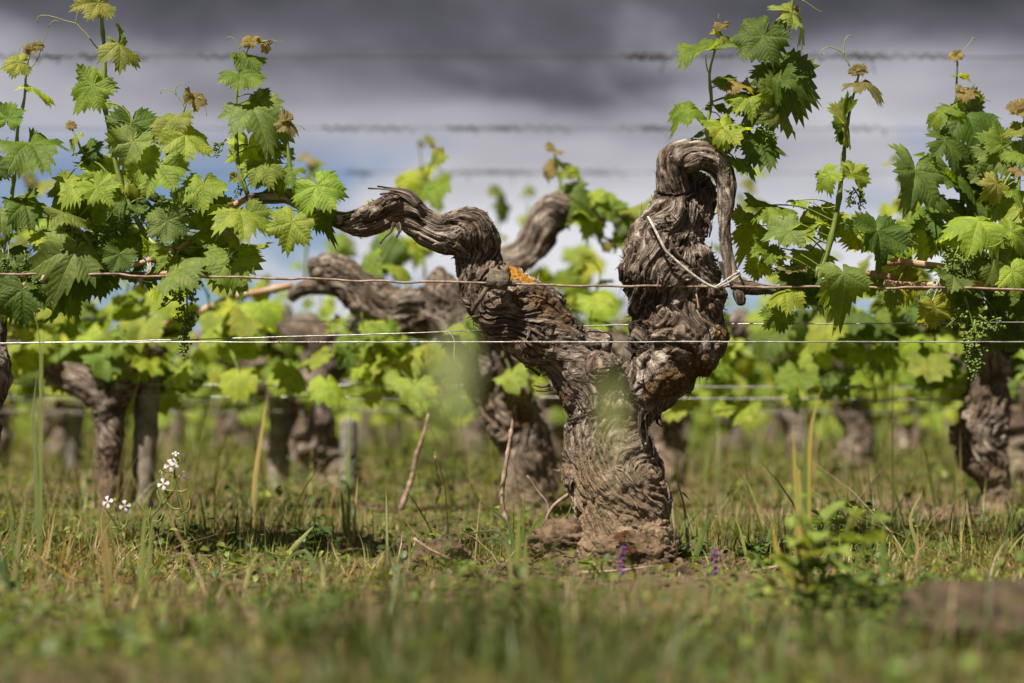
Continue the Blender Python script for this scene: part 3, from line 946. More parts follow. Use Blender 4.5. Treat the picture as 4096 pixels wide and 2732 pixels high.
# --- left vine
S = SH['s1'] = shoot_px(LEFTV, 5, [(75, 1800), (90, 1560), (125, 1250), (140, 1000), (190, 780), (205, 560), (232, 420)], dep=0.03)
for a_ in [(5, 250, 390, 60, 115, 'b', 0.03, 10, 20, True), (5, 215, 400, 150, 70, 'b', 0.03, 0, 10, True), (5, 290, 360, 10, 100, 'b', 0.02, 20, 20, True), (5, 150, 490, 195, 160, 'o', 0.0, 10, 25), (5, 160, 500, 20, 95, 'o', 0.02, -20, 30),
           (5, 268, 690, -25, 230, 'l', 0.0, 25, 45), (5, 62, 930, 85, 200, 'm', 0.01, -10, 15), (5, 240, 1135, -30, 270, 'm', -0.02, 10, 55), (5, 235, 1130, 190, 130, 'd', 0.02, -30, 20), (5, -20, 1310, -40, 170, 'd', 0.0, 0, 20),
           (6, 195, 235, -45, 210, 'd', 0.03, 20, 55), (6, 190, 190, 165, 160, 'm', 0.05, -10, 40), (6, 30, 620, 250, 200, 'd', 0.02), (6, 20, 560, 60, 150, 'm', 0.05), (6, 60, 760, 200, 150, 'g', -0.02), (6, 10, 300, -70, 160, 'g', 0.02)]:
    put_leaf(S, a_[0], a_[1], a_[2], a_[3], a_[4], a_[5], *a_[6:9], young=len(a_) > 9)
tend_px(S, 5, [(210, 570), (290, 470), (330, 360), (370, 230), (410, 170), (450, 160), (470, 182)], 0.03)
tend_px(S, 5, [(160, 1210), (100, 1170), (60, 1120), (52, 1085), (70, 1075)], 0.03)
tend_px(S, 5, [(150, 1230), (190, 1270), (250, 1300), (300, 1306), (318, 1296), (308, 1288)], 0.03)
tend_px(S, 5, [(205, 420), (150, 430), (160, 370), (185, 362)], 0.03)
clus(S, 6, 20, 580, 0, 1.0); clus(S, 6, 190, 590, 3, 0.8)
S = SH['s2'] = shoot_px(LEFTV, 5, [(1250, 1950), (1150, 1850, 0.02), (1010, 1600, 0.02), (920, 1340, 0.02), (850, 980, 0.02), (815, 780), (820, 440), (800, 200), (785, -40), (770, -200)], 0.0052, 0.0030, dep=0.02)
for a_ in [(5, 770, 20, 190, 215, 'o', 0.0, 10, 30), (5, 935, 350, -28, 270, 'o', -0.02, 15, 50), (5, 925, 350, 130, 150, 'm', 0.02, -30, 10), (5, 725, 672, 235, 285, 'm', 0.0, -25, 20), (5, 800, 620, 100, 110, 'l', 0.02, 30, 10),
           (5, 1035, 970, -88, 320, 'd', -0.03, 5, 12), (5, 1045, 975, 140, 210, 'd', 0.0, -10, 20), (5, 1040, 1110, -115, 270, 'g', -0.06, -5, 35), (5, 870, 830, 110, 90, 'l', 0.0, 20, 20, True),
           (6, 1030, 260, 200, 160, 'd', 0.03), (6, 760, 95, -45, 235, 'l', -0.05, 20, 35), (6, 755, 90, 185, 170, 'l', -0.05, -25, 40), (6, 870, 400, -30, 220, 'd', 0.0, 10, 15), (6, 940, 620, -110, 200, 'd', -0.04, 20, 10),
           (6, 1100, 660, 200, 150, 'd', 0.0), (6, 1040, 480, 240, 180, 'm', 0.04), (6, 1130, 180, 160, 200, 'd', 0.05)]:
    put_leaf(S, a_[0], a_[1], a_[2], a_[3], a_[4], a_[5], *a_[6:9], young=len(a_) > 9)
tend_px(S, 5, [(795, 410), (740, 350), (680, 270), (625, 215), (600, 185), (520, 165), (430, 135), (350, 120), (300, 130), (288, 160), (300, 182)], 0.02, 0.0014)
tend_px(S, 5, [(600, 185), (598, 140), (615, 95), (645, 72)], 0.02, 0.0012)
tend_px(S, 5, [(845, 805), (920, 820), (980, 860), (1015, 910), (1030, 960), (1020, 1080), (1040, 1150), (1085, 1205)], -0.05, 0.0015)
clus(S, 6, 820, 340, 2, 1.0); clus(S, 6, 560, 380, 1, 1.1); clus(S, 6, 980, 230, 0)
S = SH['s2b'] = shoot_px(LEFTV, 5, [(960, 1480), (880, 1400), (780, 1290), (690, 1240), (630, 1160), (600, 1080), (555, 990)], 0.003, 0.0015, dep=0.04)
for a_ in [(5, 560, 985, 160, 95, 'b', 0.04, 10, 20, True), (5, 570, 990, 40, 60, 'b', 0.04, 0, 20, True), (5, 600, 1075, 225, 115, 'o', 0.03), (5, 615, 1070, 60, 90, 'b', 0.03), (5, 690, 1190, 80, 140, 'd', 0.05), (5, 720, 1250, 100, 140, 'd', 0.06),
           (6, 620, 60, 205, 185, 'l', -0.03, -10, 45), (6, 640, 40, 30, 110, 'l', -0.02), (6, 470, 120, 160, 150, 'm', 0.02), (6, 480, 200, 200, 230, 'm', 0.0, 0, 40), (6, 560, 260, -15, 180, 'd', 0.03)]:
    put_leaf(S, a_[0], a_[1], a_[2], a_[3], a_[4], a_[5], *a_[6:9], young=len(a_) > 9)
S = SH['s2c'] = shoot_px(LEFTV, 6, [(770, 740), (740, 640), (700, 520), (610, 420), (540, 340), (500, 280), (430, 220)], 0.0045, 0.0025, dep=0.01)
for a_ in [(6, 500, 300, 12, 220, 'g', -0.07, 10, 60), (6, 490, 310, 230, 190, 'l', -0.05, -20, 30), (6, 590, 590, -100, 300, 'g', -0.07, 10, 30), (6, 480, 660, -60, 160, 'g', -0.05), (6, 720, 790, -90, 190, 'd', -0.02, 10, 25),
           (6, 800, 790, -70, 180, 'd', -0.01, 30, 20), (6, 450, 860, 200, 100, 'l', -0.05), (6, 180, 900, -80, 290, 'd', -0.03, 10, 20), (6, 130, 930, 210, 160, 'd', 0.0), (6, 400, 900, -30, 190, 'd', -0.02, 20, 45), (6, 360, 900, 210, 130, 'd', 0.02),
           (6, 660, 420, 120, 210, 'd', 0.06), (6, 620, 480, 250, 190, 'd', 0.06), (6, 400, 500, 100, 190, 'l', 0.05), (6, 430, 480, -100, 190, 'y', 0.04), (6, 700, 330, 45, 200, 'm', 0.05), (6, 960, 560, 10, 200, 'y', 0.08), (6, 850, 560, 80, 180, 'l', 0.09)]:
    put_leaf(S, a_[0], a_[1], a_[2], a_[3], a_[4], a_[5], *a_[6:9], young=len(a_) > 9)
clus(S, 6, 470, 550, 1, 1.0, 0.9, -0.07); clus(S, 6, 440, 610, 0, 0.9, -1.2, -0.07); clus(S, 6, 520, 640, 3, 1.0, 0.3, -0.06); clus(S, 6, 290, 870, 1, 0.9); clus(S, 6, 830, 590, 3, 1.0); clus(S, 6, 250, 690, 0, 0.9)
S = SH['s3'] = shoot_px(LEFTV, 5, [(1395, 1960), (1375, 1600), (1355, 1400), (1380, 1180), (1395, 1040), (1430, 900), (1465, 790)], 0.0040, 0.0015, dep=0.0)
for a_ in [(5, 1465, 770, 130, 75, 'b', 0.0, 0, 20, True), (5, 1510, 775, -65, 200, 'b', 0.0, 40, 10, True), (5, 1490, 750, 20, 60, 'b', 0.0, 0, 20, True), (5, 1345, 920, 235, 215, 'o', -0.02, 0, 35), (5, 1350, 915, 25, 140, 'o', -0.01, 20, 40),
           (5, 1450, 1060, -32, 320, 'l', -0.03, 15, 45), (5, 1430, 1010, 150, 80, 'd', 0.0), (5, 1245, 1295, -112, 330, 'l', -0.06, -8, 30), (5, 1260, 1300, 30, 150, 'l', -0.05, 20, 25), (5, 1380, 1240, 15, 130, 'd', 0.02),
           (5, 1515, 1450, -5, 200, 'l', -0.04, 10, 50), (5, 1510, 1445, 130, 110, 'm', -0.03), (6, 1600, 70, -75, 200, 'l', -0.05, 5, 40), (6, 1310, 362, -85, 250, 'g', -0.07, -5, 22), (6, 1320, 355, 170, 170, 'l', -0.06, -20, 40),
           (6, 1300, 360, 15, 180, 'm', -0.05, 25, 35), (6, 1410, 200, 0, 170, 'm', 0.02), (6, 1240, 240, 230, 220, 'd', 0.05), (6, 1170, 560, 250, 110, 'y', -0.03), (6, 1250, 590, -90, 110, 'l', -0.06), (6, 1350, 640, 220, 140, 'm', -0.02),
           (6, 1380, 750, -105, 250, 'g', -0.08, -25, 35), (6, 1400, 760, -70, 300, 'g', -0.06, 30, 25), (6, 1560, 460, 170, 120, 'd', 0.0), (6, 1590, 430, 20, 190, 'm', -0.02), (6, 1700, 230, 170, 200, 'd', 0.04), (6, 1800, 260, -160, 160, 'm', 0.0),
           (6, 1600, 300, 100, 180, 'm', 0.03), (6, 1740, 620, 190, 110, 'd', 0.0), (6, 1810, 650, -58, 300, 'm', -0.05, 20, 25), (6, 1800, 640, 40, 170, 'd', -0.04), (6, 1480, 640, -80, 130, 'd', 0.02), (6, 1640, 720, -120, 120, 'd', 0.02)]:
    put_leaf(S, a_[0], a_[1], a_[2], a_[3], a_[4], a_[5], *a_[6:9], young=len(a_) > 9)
tend_px(S, 5, [(1445, 840), (1420, 790), (1380, 740), (1330, 705), (1280, 700), (1258, 715), (1262, 738)], 0.0)
tend_px(S, 5, [(1380, 745), (1375, 700), (1400, 665), (1440, 655), (1460, 668)], 0.0)
tend_px(S, 5, [(1555, 760), (1590, 790), (1610, 850), (1620, 910)], 0.0)
clus(S, 6, 1265, 215, 0, 1.0, 0.2, -0.06)
S = SH['s3b'] = shoot_px(LEFTV, 6, [(1500, 760), (1560, 700), (1620, 630), (1680, 530), (1750, 410), (1830, 310), (1900, 250)], 0.004, 0.0025, dep=-0.02)
put_leaf(S, 6, 1880, 285, -62, 260, 'l', -0.06, 15, 40); put_leaf(S, 6, 1880, 280, 160, 150, 'd', -0.03, -10, 30); put_leaf(S, 6, 1590, 560, 250, 130, 'd', 0.0)
clus(S, 6, 1840, 520, 1, 0.9, 0.3, -0.06); clus(S, 6, 1480, 760, 2, 1.3, 0.06, -0.07); clus(S, 6, 1440, 1020, 2, 1.15, 0.0, -0.07); clus(S, 6, 1470, 870, 1, 1.1, 0.9, -0.06); clus(S, 6, 1420, 780, 3, 1.0, -0.5, -0.06)
# --- old vine, left arm
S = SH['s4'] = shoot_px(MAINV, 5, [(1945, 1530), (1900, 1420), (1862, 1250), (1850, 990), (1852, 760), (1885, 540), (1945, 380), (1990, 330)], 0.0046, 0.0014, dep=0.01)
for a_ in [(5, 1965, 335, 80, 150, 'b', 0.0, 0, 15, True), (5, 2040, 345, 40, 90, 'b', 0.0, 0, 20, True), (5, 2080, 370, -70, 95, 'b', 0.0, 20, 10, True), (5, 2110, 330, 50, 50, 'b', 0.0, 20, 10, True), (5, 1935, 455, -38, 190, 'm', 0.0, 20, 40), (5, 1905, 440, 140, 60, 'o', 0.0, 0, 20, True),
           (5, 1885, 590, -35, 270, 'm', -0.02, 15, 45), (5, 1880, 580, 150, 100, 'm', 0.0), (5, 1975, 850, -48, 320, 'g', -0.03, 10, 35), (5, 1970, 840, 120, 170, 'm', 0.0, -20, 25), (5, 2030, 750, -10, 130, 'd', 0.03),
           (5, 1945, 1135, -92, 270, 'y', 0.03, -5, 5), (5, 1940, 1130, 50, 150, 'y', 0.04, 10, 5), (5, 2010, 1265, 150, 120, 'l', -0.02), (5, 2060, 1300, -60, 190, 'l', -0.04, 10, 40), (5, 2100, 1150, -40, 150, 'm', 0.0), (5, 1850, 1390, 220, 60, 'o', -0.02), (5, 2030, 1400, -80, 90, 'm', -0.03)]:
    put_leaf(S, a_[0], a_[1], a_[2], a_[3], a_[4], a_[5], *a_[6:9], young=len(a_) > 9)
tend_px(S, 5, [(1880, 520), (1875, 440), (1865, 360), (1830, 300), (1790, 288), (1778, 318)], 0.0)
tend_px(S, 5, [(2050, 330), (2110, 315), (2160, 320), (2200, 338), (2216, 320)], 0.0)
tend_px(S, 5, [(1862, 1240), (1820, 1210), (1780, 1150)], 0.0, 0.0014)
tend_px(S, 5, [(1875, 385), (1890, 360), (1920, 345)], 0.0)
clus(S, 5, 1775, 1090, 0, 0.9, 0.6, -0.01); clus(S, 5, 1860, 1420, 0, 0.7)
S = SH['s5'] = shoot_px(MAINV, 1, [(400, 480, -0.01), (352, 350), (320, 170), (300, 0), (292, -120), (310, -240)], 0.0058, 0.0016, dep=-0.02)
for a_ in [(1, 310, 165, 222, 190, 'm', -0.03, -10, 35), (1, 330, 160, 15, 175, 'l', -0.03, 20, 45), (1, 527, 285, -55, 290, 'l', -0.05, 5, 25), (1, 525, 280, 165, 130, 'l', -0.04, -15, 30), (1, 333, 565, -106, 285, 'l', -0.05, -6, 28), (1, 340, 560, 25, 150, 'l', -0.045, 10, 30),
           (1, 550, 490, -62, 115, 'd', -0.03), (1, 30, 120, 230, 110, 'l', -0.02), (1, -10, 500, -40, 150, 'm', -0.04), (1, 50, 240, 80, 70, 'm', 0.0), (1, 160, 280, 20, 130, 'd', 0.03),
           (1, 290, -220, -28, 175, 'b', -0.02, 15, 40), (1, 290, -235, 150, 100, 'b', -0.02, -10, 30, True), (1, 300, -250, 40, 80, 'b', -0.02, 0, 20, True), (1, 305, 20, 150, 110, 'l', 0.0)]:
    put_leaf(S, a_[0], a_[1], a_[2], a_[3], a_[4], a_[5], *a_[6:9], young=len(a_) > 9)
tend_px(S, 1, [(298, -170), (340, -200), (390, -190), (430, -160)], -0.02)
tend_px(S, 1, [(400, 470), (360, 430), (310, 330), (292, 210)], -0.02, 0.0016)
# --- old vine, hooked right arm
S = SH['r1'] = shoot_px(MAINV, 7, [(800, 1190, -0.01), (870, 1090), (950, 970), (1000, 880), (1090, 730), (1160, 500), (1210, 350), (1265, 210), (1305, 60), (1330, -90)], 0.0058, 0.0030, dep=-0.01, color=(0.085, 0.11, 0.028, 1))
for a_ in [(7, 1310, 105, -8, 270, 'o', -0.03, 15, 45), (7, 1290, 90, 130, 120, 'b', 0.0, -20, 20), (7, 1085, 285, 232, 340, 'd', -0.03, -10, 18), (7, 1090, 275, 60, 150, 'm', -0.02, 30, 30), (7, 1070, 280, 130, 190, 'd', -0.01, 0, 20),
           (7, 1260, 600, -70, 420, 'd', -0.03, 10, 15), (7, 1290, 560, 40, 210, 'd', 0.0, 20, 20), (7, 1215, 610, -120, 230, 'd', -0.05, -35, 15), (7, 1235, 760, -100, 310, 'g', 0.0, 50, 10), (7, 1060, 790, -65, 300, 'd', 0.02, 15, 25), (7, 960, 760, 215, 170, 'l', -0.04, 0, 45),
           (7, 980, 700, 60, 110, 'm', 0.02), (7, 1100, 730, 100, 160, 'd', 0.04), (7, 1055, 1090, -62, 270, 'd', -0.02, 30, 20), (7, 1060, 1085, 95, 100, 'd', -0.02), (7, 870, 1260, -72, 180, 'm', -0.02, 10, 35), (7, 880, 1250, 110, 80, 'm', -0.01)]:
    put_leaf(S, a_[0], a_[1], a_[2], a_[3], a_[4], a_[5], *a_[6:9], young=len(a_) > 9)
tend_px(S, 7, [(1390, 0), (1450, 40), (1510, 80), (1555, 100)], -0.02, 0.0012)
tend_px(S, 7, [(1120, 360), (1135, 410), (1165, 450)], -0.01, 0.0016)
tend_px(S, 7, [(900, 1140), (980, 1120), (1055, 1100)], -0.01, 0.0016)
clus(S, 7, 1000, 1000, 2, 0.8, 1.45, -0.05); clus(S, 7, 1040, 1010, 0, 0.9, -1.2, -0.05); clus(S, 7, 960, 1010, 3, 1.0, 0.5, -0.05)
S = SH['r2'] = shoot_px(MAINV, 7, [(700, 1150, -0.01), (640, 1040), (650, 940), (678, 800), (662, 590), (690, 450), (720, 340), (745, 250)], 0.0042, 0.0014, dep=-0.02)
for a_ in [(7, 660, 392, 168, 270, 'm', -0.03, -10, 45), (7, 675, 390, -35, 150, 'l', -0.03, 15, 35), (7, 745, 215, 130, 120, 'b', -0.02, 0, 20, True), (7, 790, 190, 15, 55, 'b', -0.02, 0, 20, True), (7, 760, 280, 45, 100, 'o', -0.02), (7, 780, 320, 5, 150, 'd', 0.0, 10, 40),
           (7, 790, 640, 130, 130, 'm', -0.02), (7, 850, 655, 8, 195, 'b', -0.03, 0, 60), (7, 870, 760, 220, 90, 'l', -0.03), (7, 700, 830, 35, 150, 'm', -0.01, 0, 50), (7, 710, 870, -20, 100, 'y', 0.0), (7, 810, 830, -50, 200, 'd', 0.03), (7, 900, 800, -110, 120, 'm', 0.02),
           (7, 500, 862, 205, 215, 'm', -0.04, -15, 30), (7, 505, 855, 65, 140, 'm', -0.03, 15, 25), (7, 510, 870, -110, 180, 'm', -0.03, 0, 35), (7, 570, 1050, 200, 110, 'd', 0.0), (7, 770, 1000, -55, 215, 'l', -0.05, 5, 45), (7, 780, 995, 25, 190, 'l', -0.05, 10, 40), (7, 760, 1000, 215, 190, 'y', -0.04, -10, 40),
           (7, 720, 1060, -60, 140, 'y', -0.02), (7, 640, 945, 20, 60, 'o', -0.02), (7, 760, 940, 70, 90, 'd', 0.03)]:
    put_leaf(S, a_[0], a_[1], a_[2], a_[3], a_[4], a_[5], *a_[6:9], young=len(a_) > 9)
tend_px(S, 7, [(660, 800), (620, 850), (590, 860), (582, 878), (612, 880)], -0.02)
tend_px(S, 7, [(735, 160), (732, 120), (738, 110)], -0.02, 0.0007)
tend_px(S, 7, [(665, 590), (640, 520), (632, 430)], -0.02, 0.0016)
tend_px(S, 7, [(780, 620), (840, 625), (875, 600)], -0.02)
# --- right vine
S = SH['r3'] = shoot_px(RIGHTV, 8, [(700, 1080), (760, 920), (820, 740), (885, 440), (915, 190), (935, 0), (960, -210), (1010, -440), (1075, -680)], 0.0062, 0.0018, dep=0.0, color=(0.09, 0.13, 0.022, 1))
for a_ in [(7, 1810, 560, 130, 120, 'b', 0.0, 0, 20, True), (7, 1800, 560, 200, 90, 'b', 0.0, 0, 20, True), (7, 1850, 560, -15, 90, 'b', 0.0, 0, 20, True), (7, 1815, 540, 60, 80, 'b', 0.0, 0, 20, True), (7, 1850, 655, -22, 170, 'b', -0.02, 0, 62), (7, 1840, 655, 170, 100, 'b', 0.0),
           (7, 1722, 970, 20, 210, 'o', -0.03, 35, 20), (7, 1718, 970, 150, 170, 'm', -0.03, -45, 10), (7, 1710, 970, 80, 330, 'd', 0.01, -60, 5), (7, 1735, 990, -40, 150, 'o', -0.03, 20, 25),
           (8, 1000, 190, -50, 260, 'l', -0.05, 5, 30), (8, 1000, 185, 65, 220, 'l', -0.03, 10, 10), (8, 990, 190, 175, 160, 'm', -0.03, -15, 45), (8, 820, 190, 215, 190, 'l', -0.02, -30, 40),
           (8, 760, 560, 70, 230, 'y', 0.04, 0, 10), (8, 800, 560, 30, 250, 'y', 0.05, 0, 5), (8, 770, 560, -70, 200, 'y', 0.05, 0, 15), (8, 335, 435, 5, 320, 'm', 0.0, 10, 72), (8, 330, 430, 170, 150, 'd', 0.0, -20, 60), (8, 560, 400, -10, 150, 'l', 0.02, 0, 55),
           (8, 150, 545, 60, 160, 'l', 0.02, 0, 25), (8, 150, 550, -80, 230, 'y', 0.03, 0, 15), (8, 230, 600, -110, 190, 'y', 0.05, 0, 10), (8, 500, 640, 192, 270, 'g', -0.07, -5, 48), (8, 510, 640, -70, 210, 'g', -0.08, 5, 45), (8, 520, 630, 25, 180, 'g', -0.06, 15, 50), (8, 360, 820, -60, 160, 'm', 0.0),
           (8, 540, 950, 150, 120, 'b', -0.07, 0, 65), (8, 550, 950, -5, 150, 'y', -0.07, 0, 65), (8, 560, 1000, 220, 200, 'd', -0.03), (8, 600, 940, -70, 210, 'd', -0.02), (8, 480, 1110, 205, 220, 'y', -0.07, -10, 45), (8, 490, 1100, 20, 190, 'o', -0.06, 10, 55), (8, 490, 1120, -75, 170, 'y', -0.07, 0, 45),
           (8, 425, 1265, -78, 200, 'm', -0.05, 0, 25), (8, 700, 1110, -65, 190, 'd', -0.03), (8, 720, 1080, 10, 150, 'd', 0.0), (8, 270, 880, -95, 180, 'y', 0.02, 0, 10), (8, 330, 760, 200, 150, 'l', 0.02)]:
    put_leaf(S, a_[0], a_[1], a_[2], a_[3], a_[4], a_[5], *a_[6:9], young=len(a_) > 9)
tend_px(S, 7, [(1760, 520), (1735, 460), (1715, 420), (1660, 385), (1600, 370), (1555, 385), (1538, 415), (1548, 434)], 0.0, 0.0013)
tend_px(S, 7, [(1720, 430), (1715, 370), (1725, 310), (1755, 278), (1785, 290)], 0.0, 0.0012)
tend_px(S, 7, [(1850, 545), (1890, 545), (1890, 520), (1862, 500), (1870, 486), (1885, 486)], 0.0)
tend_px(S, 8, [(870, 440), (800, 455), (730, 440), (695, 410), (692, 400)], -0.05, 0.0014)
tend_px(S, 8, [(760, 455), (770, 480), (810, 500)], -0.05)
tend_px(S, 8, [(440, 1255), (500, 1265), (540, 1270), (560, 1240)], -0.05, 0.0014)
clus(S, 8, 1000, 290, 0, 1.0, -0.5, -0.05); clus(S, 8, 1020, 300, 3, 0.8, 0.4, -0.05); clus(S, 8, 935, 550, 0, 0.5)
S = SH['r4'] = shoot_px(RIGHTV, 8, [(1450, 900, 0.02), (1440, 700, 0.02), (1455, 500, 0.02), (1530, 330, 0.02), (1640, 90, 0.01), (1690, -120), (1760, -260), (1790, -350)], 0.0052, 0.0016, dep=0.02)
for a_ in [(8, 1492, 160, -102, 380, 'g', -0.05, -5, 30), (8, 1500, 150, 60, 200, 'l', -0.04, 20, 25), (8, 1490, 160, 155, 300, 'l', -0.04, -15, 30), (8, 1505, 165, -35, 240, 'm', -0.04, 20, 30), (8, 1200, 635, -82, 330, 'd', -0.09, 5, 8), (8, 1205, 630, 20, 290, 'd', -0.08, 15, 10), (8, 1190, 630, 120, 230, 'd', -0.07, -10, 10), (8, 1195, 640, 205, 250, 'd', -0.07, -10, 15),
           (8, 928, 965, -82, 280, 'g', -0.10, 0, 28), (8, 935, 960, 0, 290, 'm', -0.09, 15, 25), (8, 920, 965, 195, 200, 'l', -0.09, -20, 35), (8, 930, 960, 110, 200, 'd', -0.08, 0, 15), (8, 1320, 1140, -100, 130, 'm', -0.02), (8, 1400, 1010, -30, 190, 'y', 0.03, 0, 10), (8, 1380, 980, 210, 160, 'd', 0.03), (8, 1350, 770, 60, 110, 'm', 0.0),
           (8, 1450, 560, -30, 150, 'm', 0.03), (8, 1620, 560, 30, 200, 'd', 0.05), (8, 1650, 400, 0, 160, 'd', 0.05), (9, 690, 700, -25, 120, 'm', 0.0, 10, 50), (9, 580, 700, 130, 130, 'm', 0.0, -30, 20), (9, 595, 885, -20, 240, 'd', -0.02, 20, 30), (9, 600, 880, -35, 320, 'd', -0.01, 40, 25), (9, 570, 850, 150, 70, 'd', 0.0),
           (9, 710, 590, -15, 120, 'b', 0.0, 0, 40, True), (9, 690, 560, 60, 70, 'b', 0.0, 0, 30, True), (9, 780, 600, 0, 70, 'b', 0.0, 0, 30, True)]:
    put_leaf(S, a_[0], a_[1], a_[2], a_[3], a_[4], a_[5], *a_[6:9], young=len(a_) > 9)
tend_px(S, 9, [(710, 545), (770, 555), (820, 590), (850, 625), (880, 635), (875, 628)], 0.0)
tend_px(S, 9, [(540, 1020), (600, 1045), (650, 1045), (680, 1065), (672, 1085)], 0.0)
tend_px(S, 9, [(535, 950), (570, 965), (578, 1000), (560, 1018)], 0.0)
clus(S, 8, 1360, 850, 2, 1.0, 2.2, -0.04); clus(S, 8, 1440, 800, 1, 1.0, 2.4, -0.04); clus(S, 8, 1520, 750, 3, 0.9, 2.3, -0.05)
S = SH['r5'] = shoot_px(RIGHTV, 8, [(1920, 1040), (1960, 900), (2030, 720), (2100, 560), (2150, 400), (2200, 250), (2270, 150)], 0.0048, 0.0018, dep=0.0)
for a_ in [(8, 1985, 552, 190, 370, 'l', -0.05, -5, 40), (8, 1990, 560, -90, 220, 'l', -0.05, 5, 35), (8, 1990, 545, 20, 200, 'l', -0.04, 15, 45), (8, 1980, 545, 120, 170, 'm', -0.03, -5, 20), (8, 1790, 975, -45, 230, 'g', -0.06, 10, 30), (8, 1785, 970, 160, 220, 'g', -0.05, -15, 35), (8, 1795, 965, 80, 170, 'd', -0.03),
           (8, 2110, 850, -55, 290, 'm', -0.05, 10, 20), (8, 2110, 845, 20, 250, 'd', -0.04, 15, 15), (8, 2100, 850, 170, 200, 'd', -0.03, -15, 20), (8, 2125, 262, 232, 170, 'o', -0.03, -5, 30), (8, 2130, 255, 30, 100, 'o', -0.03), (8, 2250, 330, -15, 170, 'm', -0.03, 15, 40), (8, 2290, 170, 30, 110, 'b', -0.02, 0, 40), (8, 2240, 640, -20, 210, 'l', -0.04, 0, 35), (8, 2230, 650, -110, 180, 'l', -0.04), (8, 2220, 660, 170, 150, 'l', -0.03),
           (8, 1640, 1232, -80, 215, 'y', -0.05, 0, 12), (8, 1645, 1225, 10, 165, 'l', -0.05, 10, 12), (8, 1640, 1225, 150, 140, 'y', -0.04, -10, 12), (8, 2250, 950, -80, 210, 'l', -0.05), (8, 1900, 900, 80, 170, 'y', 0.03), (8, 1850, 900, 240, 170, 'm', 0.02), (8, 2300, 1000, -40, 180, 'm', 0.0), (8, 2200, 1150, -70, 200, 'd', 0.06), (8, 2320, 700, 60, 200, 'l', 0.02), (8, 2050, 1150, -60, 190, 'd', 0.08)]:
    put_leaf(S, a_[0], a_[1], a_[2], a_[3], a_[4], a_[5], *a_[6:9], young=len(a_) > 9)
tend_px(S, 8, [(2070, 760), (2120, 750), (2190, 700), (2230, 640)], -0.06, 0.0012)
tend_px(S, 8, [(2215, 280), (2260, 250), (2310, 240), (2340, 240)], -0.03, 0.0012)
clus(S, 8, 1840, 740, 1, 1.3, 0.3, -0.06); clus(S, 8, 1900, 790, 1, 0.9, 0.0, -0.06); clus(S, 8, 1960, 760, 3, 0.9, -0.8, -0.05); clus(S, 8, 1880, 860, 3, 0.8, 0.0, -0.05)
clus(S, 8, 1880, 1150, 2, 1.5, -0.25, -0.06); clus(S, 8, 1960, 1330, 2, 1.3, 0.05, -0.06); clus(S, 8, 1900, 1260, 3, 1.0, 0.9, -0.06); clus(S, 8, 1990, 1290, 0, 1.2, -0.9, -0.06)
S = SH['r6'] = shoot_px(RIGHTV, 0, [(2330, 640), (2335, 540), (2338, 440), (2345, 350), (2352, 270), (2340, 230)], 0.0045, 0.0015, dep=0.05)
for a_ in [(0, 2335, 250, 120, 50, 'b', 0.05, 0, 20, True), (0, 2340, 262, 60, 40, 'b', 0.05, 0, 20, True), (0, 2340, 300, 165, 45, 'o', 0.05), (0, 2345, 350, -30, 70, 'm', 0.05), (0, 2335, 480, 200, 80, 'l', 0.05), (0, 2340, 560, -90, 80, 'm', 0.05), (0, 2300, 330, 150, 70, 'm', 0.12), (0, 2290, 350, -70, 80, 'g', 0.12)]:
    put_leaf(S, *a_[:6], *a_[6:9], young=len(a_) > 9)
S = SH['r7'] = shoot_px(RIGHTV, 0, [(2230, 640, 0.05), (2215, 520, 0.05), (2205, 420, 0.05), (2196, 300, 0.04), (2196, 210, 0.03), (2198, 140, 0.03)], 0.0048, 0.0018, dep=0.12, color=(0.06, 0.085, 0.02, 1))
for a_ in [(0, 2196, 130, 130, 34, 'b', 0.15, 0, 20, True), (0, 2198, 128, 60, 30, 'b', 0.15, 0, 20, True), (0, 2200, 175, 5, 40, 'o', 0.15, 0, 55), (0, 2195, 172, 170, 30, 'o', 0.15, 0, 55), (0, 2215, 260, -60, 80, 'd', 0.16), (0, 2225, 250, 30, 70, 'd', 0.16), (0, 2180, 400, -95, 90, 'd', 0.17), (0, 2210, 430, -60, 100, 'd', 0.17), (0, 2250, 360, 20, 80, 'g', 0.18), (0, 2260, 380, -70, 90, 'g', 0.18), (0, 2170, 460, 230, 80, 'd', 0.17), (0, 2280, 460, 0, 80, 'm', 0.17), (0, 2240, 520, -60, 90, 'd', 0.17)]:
    put_leaf(S, *a_[:6], *a_[6:9], young=len(a_) > 9)
tend_px(S, 0, [(2198, 140), (2210, 118), (2225, 100), (2236, 84), (2238, 92)], 0.15, 0.0010)

# leaves deeper inside the canopy
def fill(keys, box, n, t='dmlmg', size=(44, 72), dep=(0.03, 0.16)):
    for _ in range(n):
        x, y = lr.uniform(box[0], box[2]), lr.uniform(box[1], box[3])
        S = SH[lr.choice(keys)]
        put_leaf(S, 0, x, y, lr.choice([-90, -60, -120, -30, 210, 60, 120]) + lr.uniform(-20, 20), lr.uniform(*size), lr.choice(t), dy=lr.uniform(*dep))
fill(['s1', 's2c'], (-60, 470, 150, 640), 5, 'mly')
fill(['s2', 's2c', 's2b'], (130, 400, 330, 620), 9, 'mlyl')
fill(['s3', 's2'], (310, 440, 480, 600), 5, 'mly')
fill(['s3b', 's3'], (450, 460, 560, 590), 4, 'mly')
fill(['s2c'], (0, 630, 350, 710), 8, 'dm')
fill(['r3'], (1740, 480, 1920, 690), 6, 'myly')
fill(['r4'], (1900, 490, 2090, 660), 5, 'mly')
fill(['r5', 'r7'], (2120, 450, 2360, 680), 9, 'mlyg')
fill(['r5'], (2200, 660, 2400, 800), 12, 'dm', dep=(0.05, 0.2))

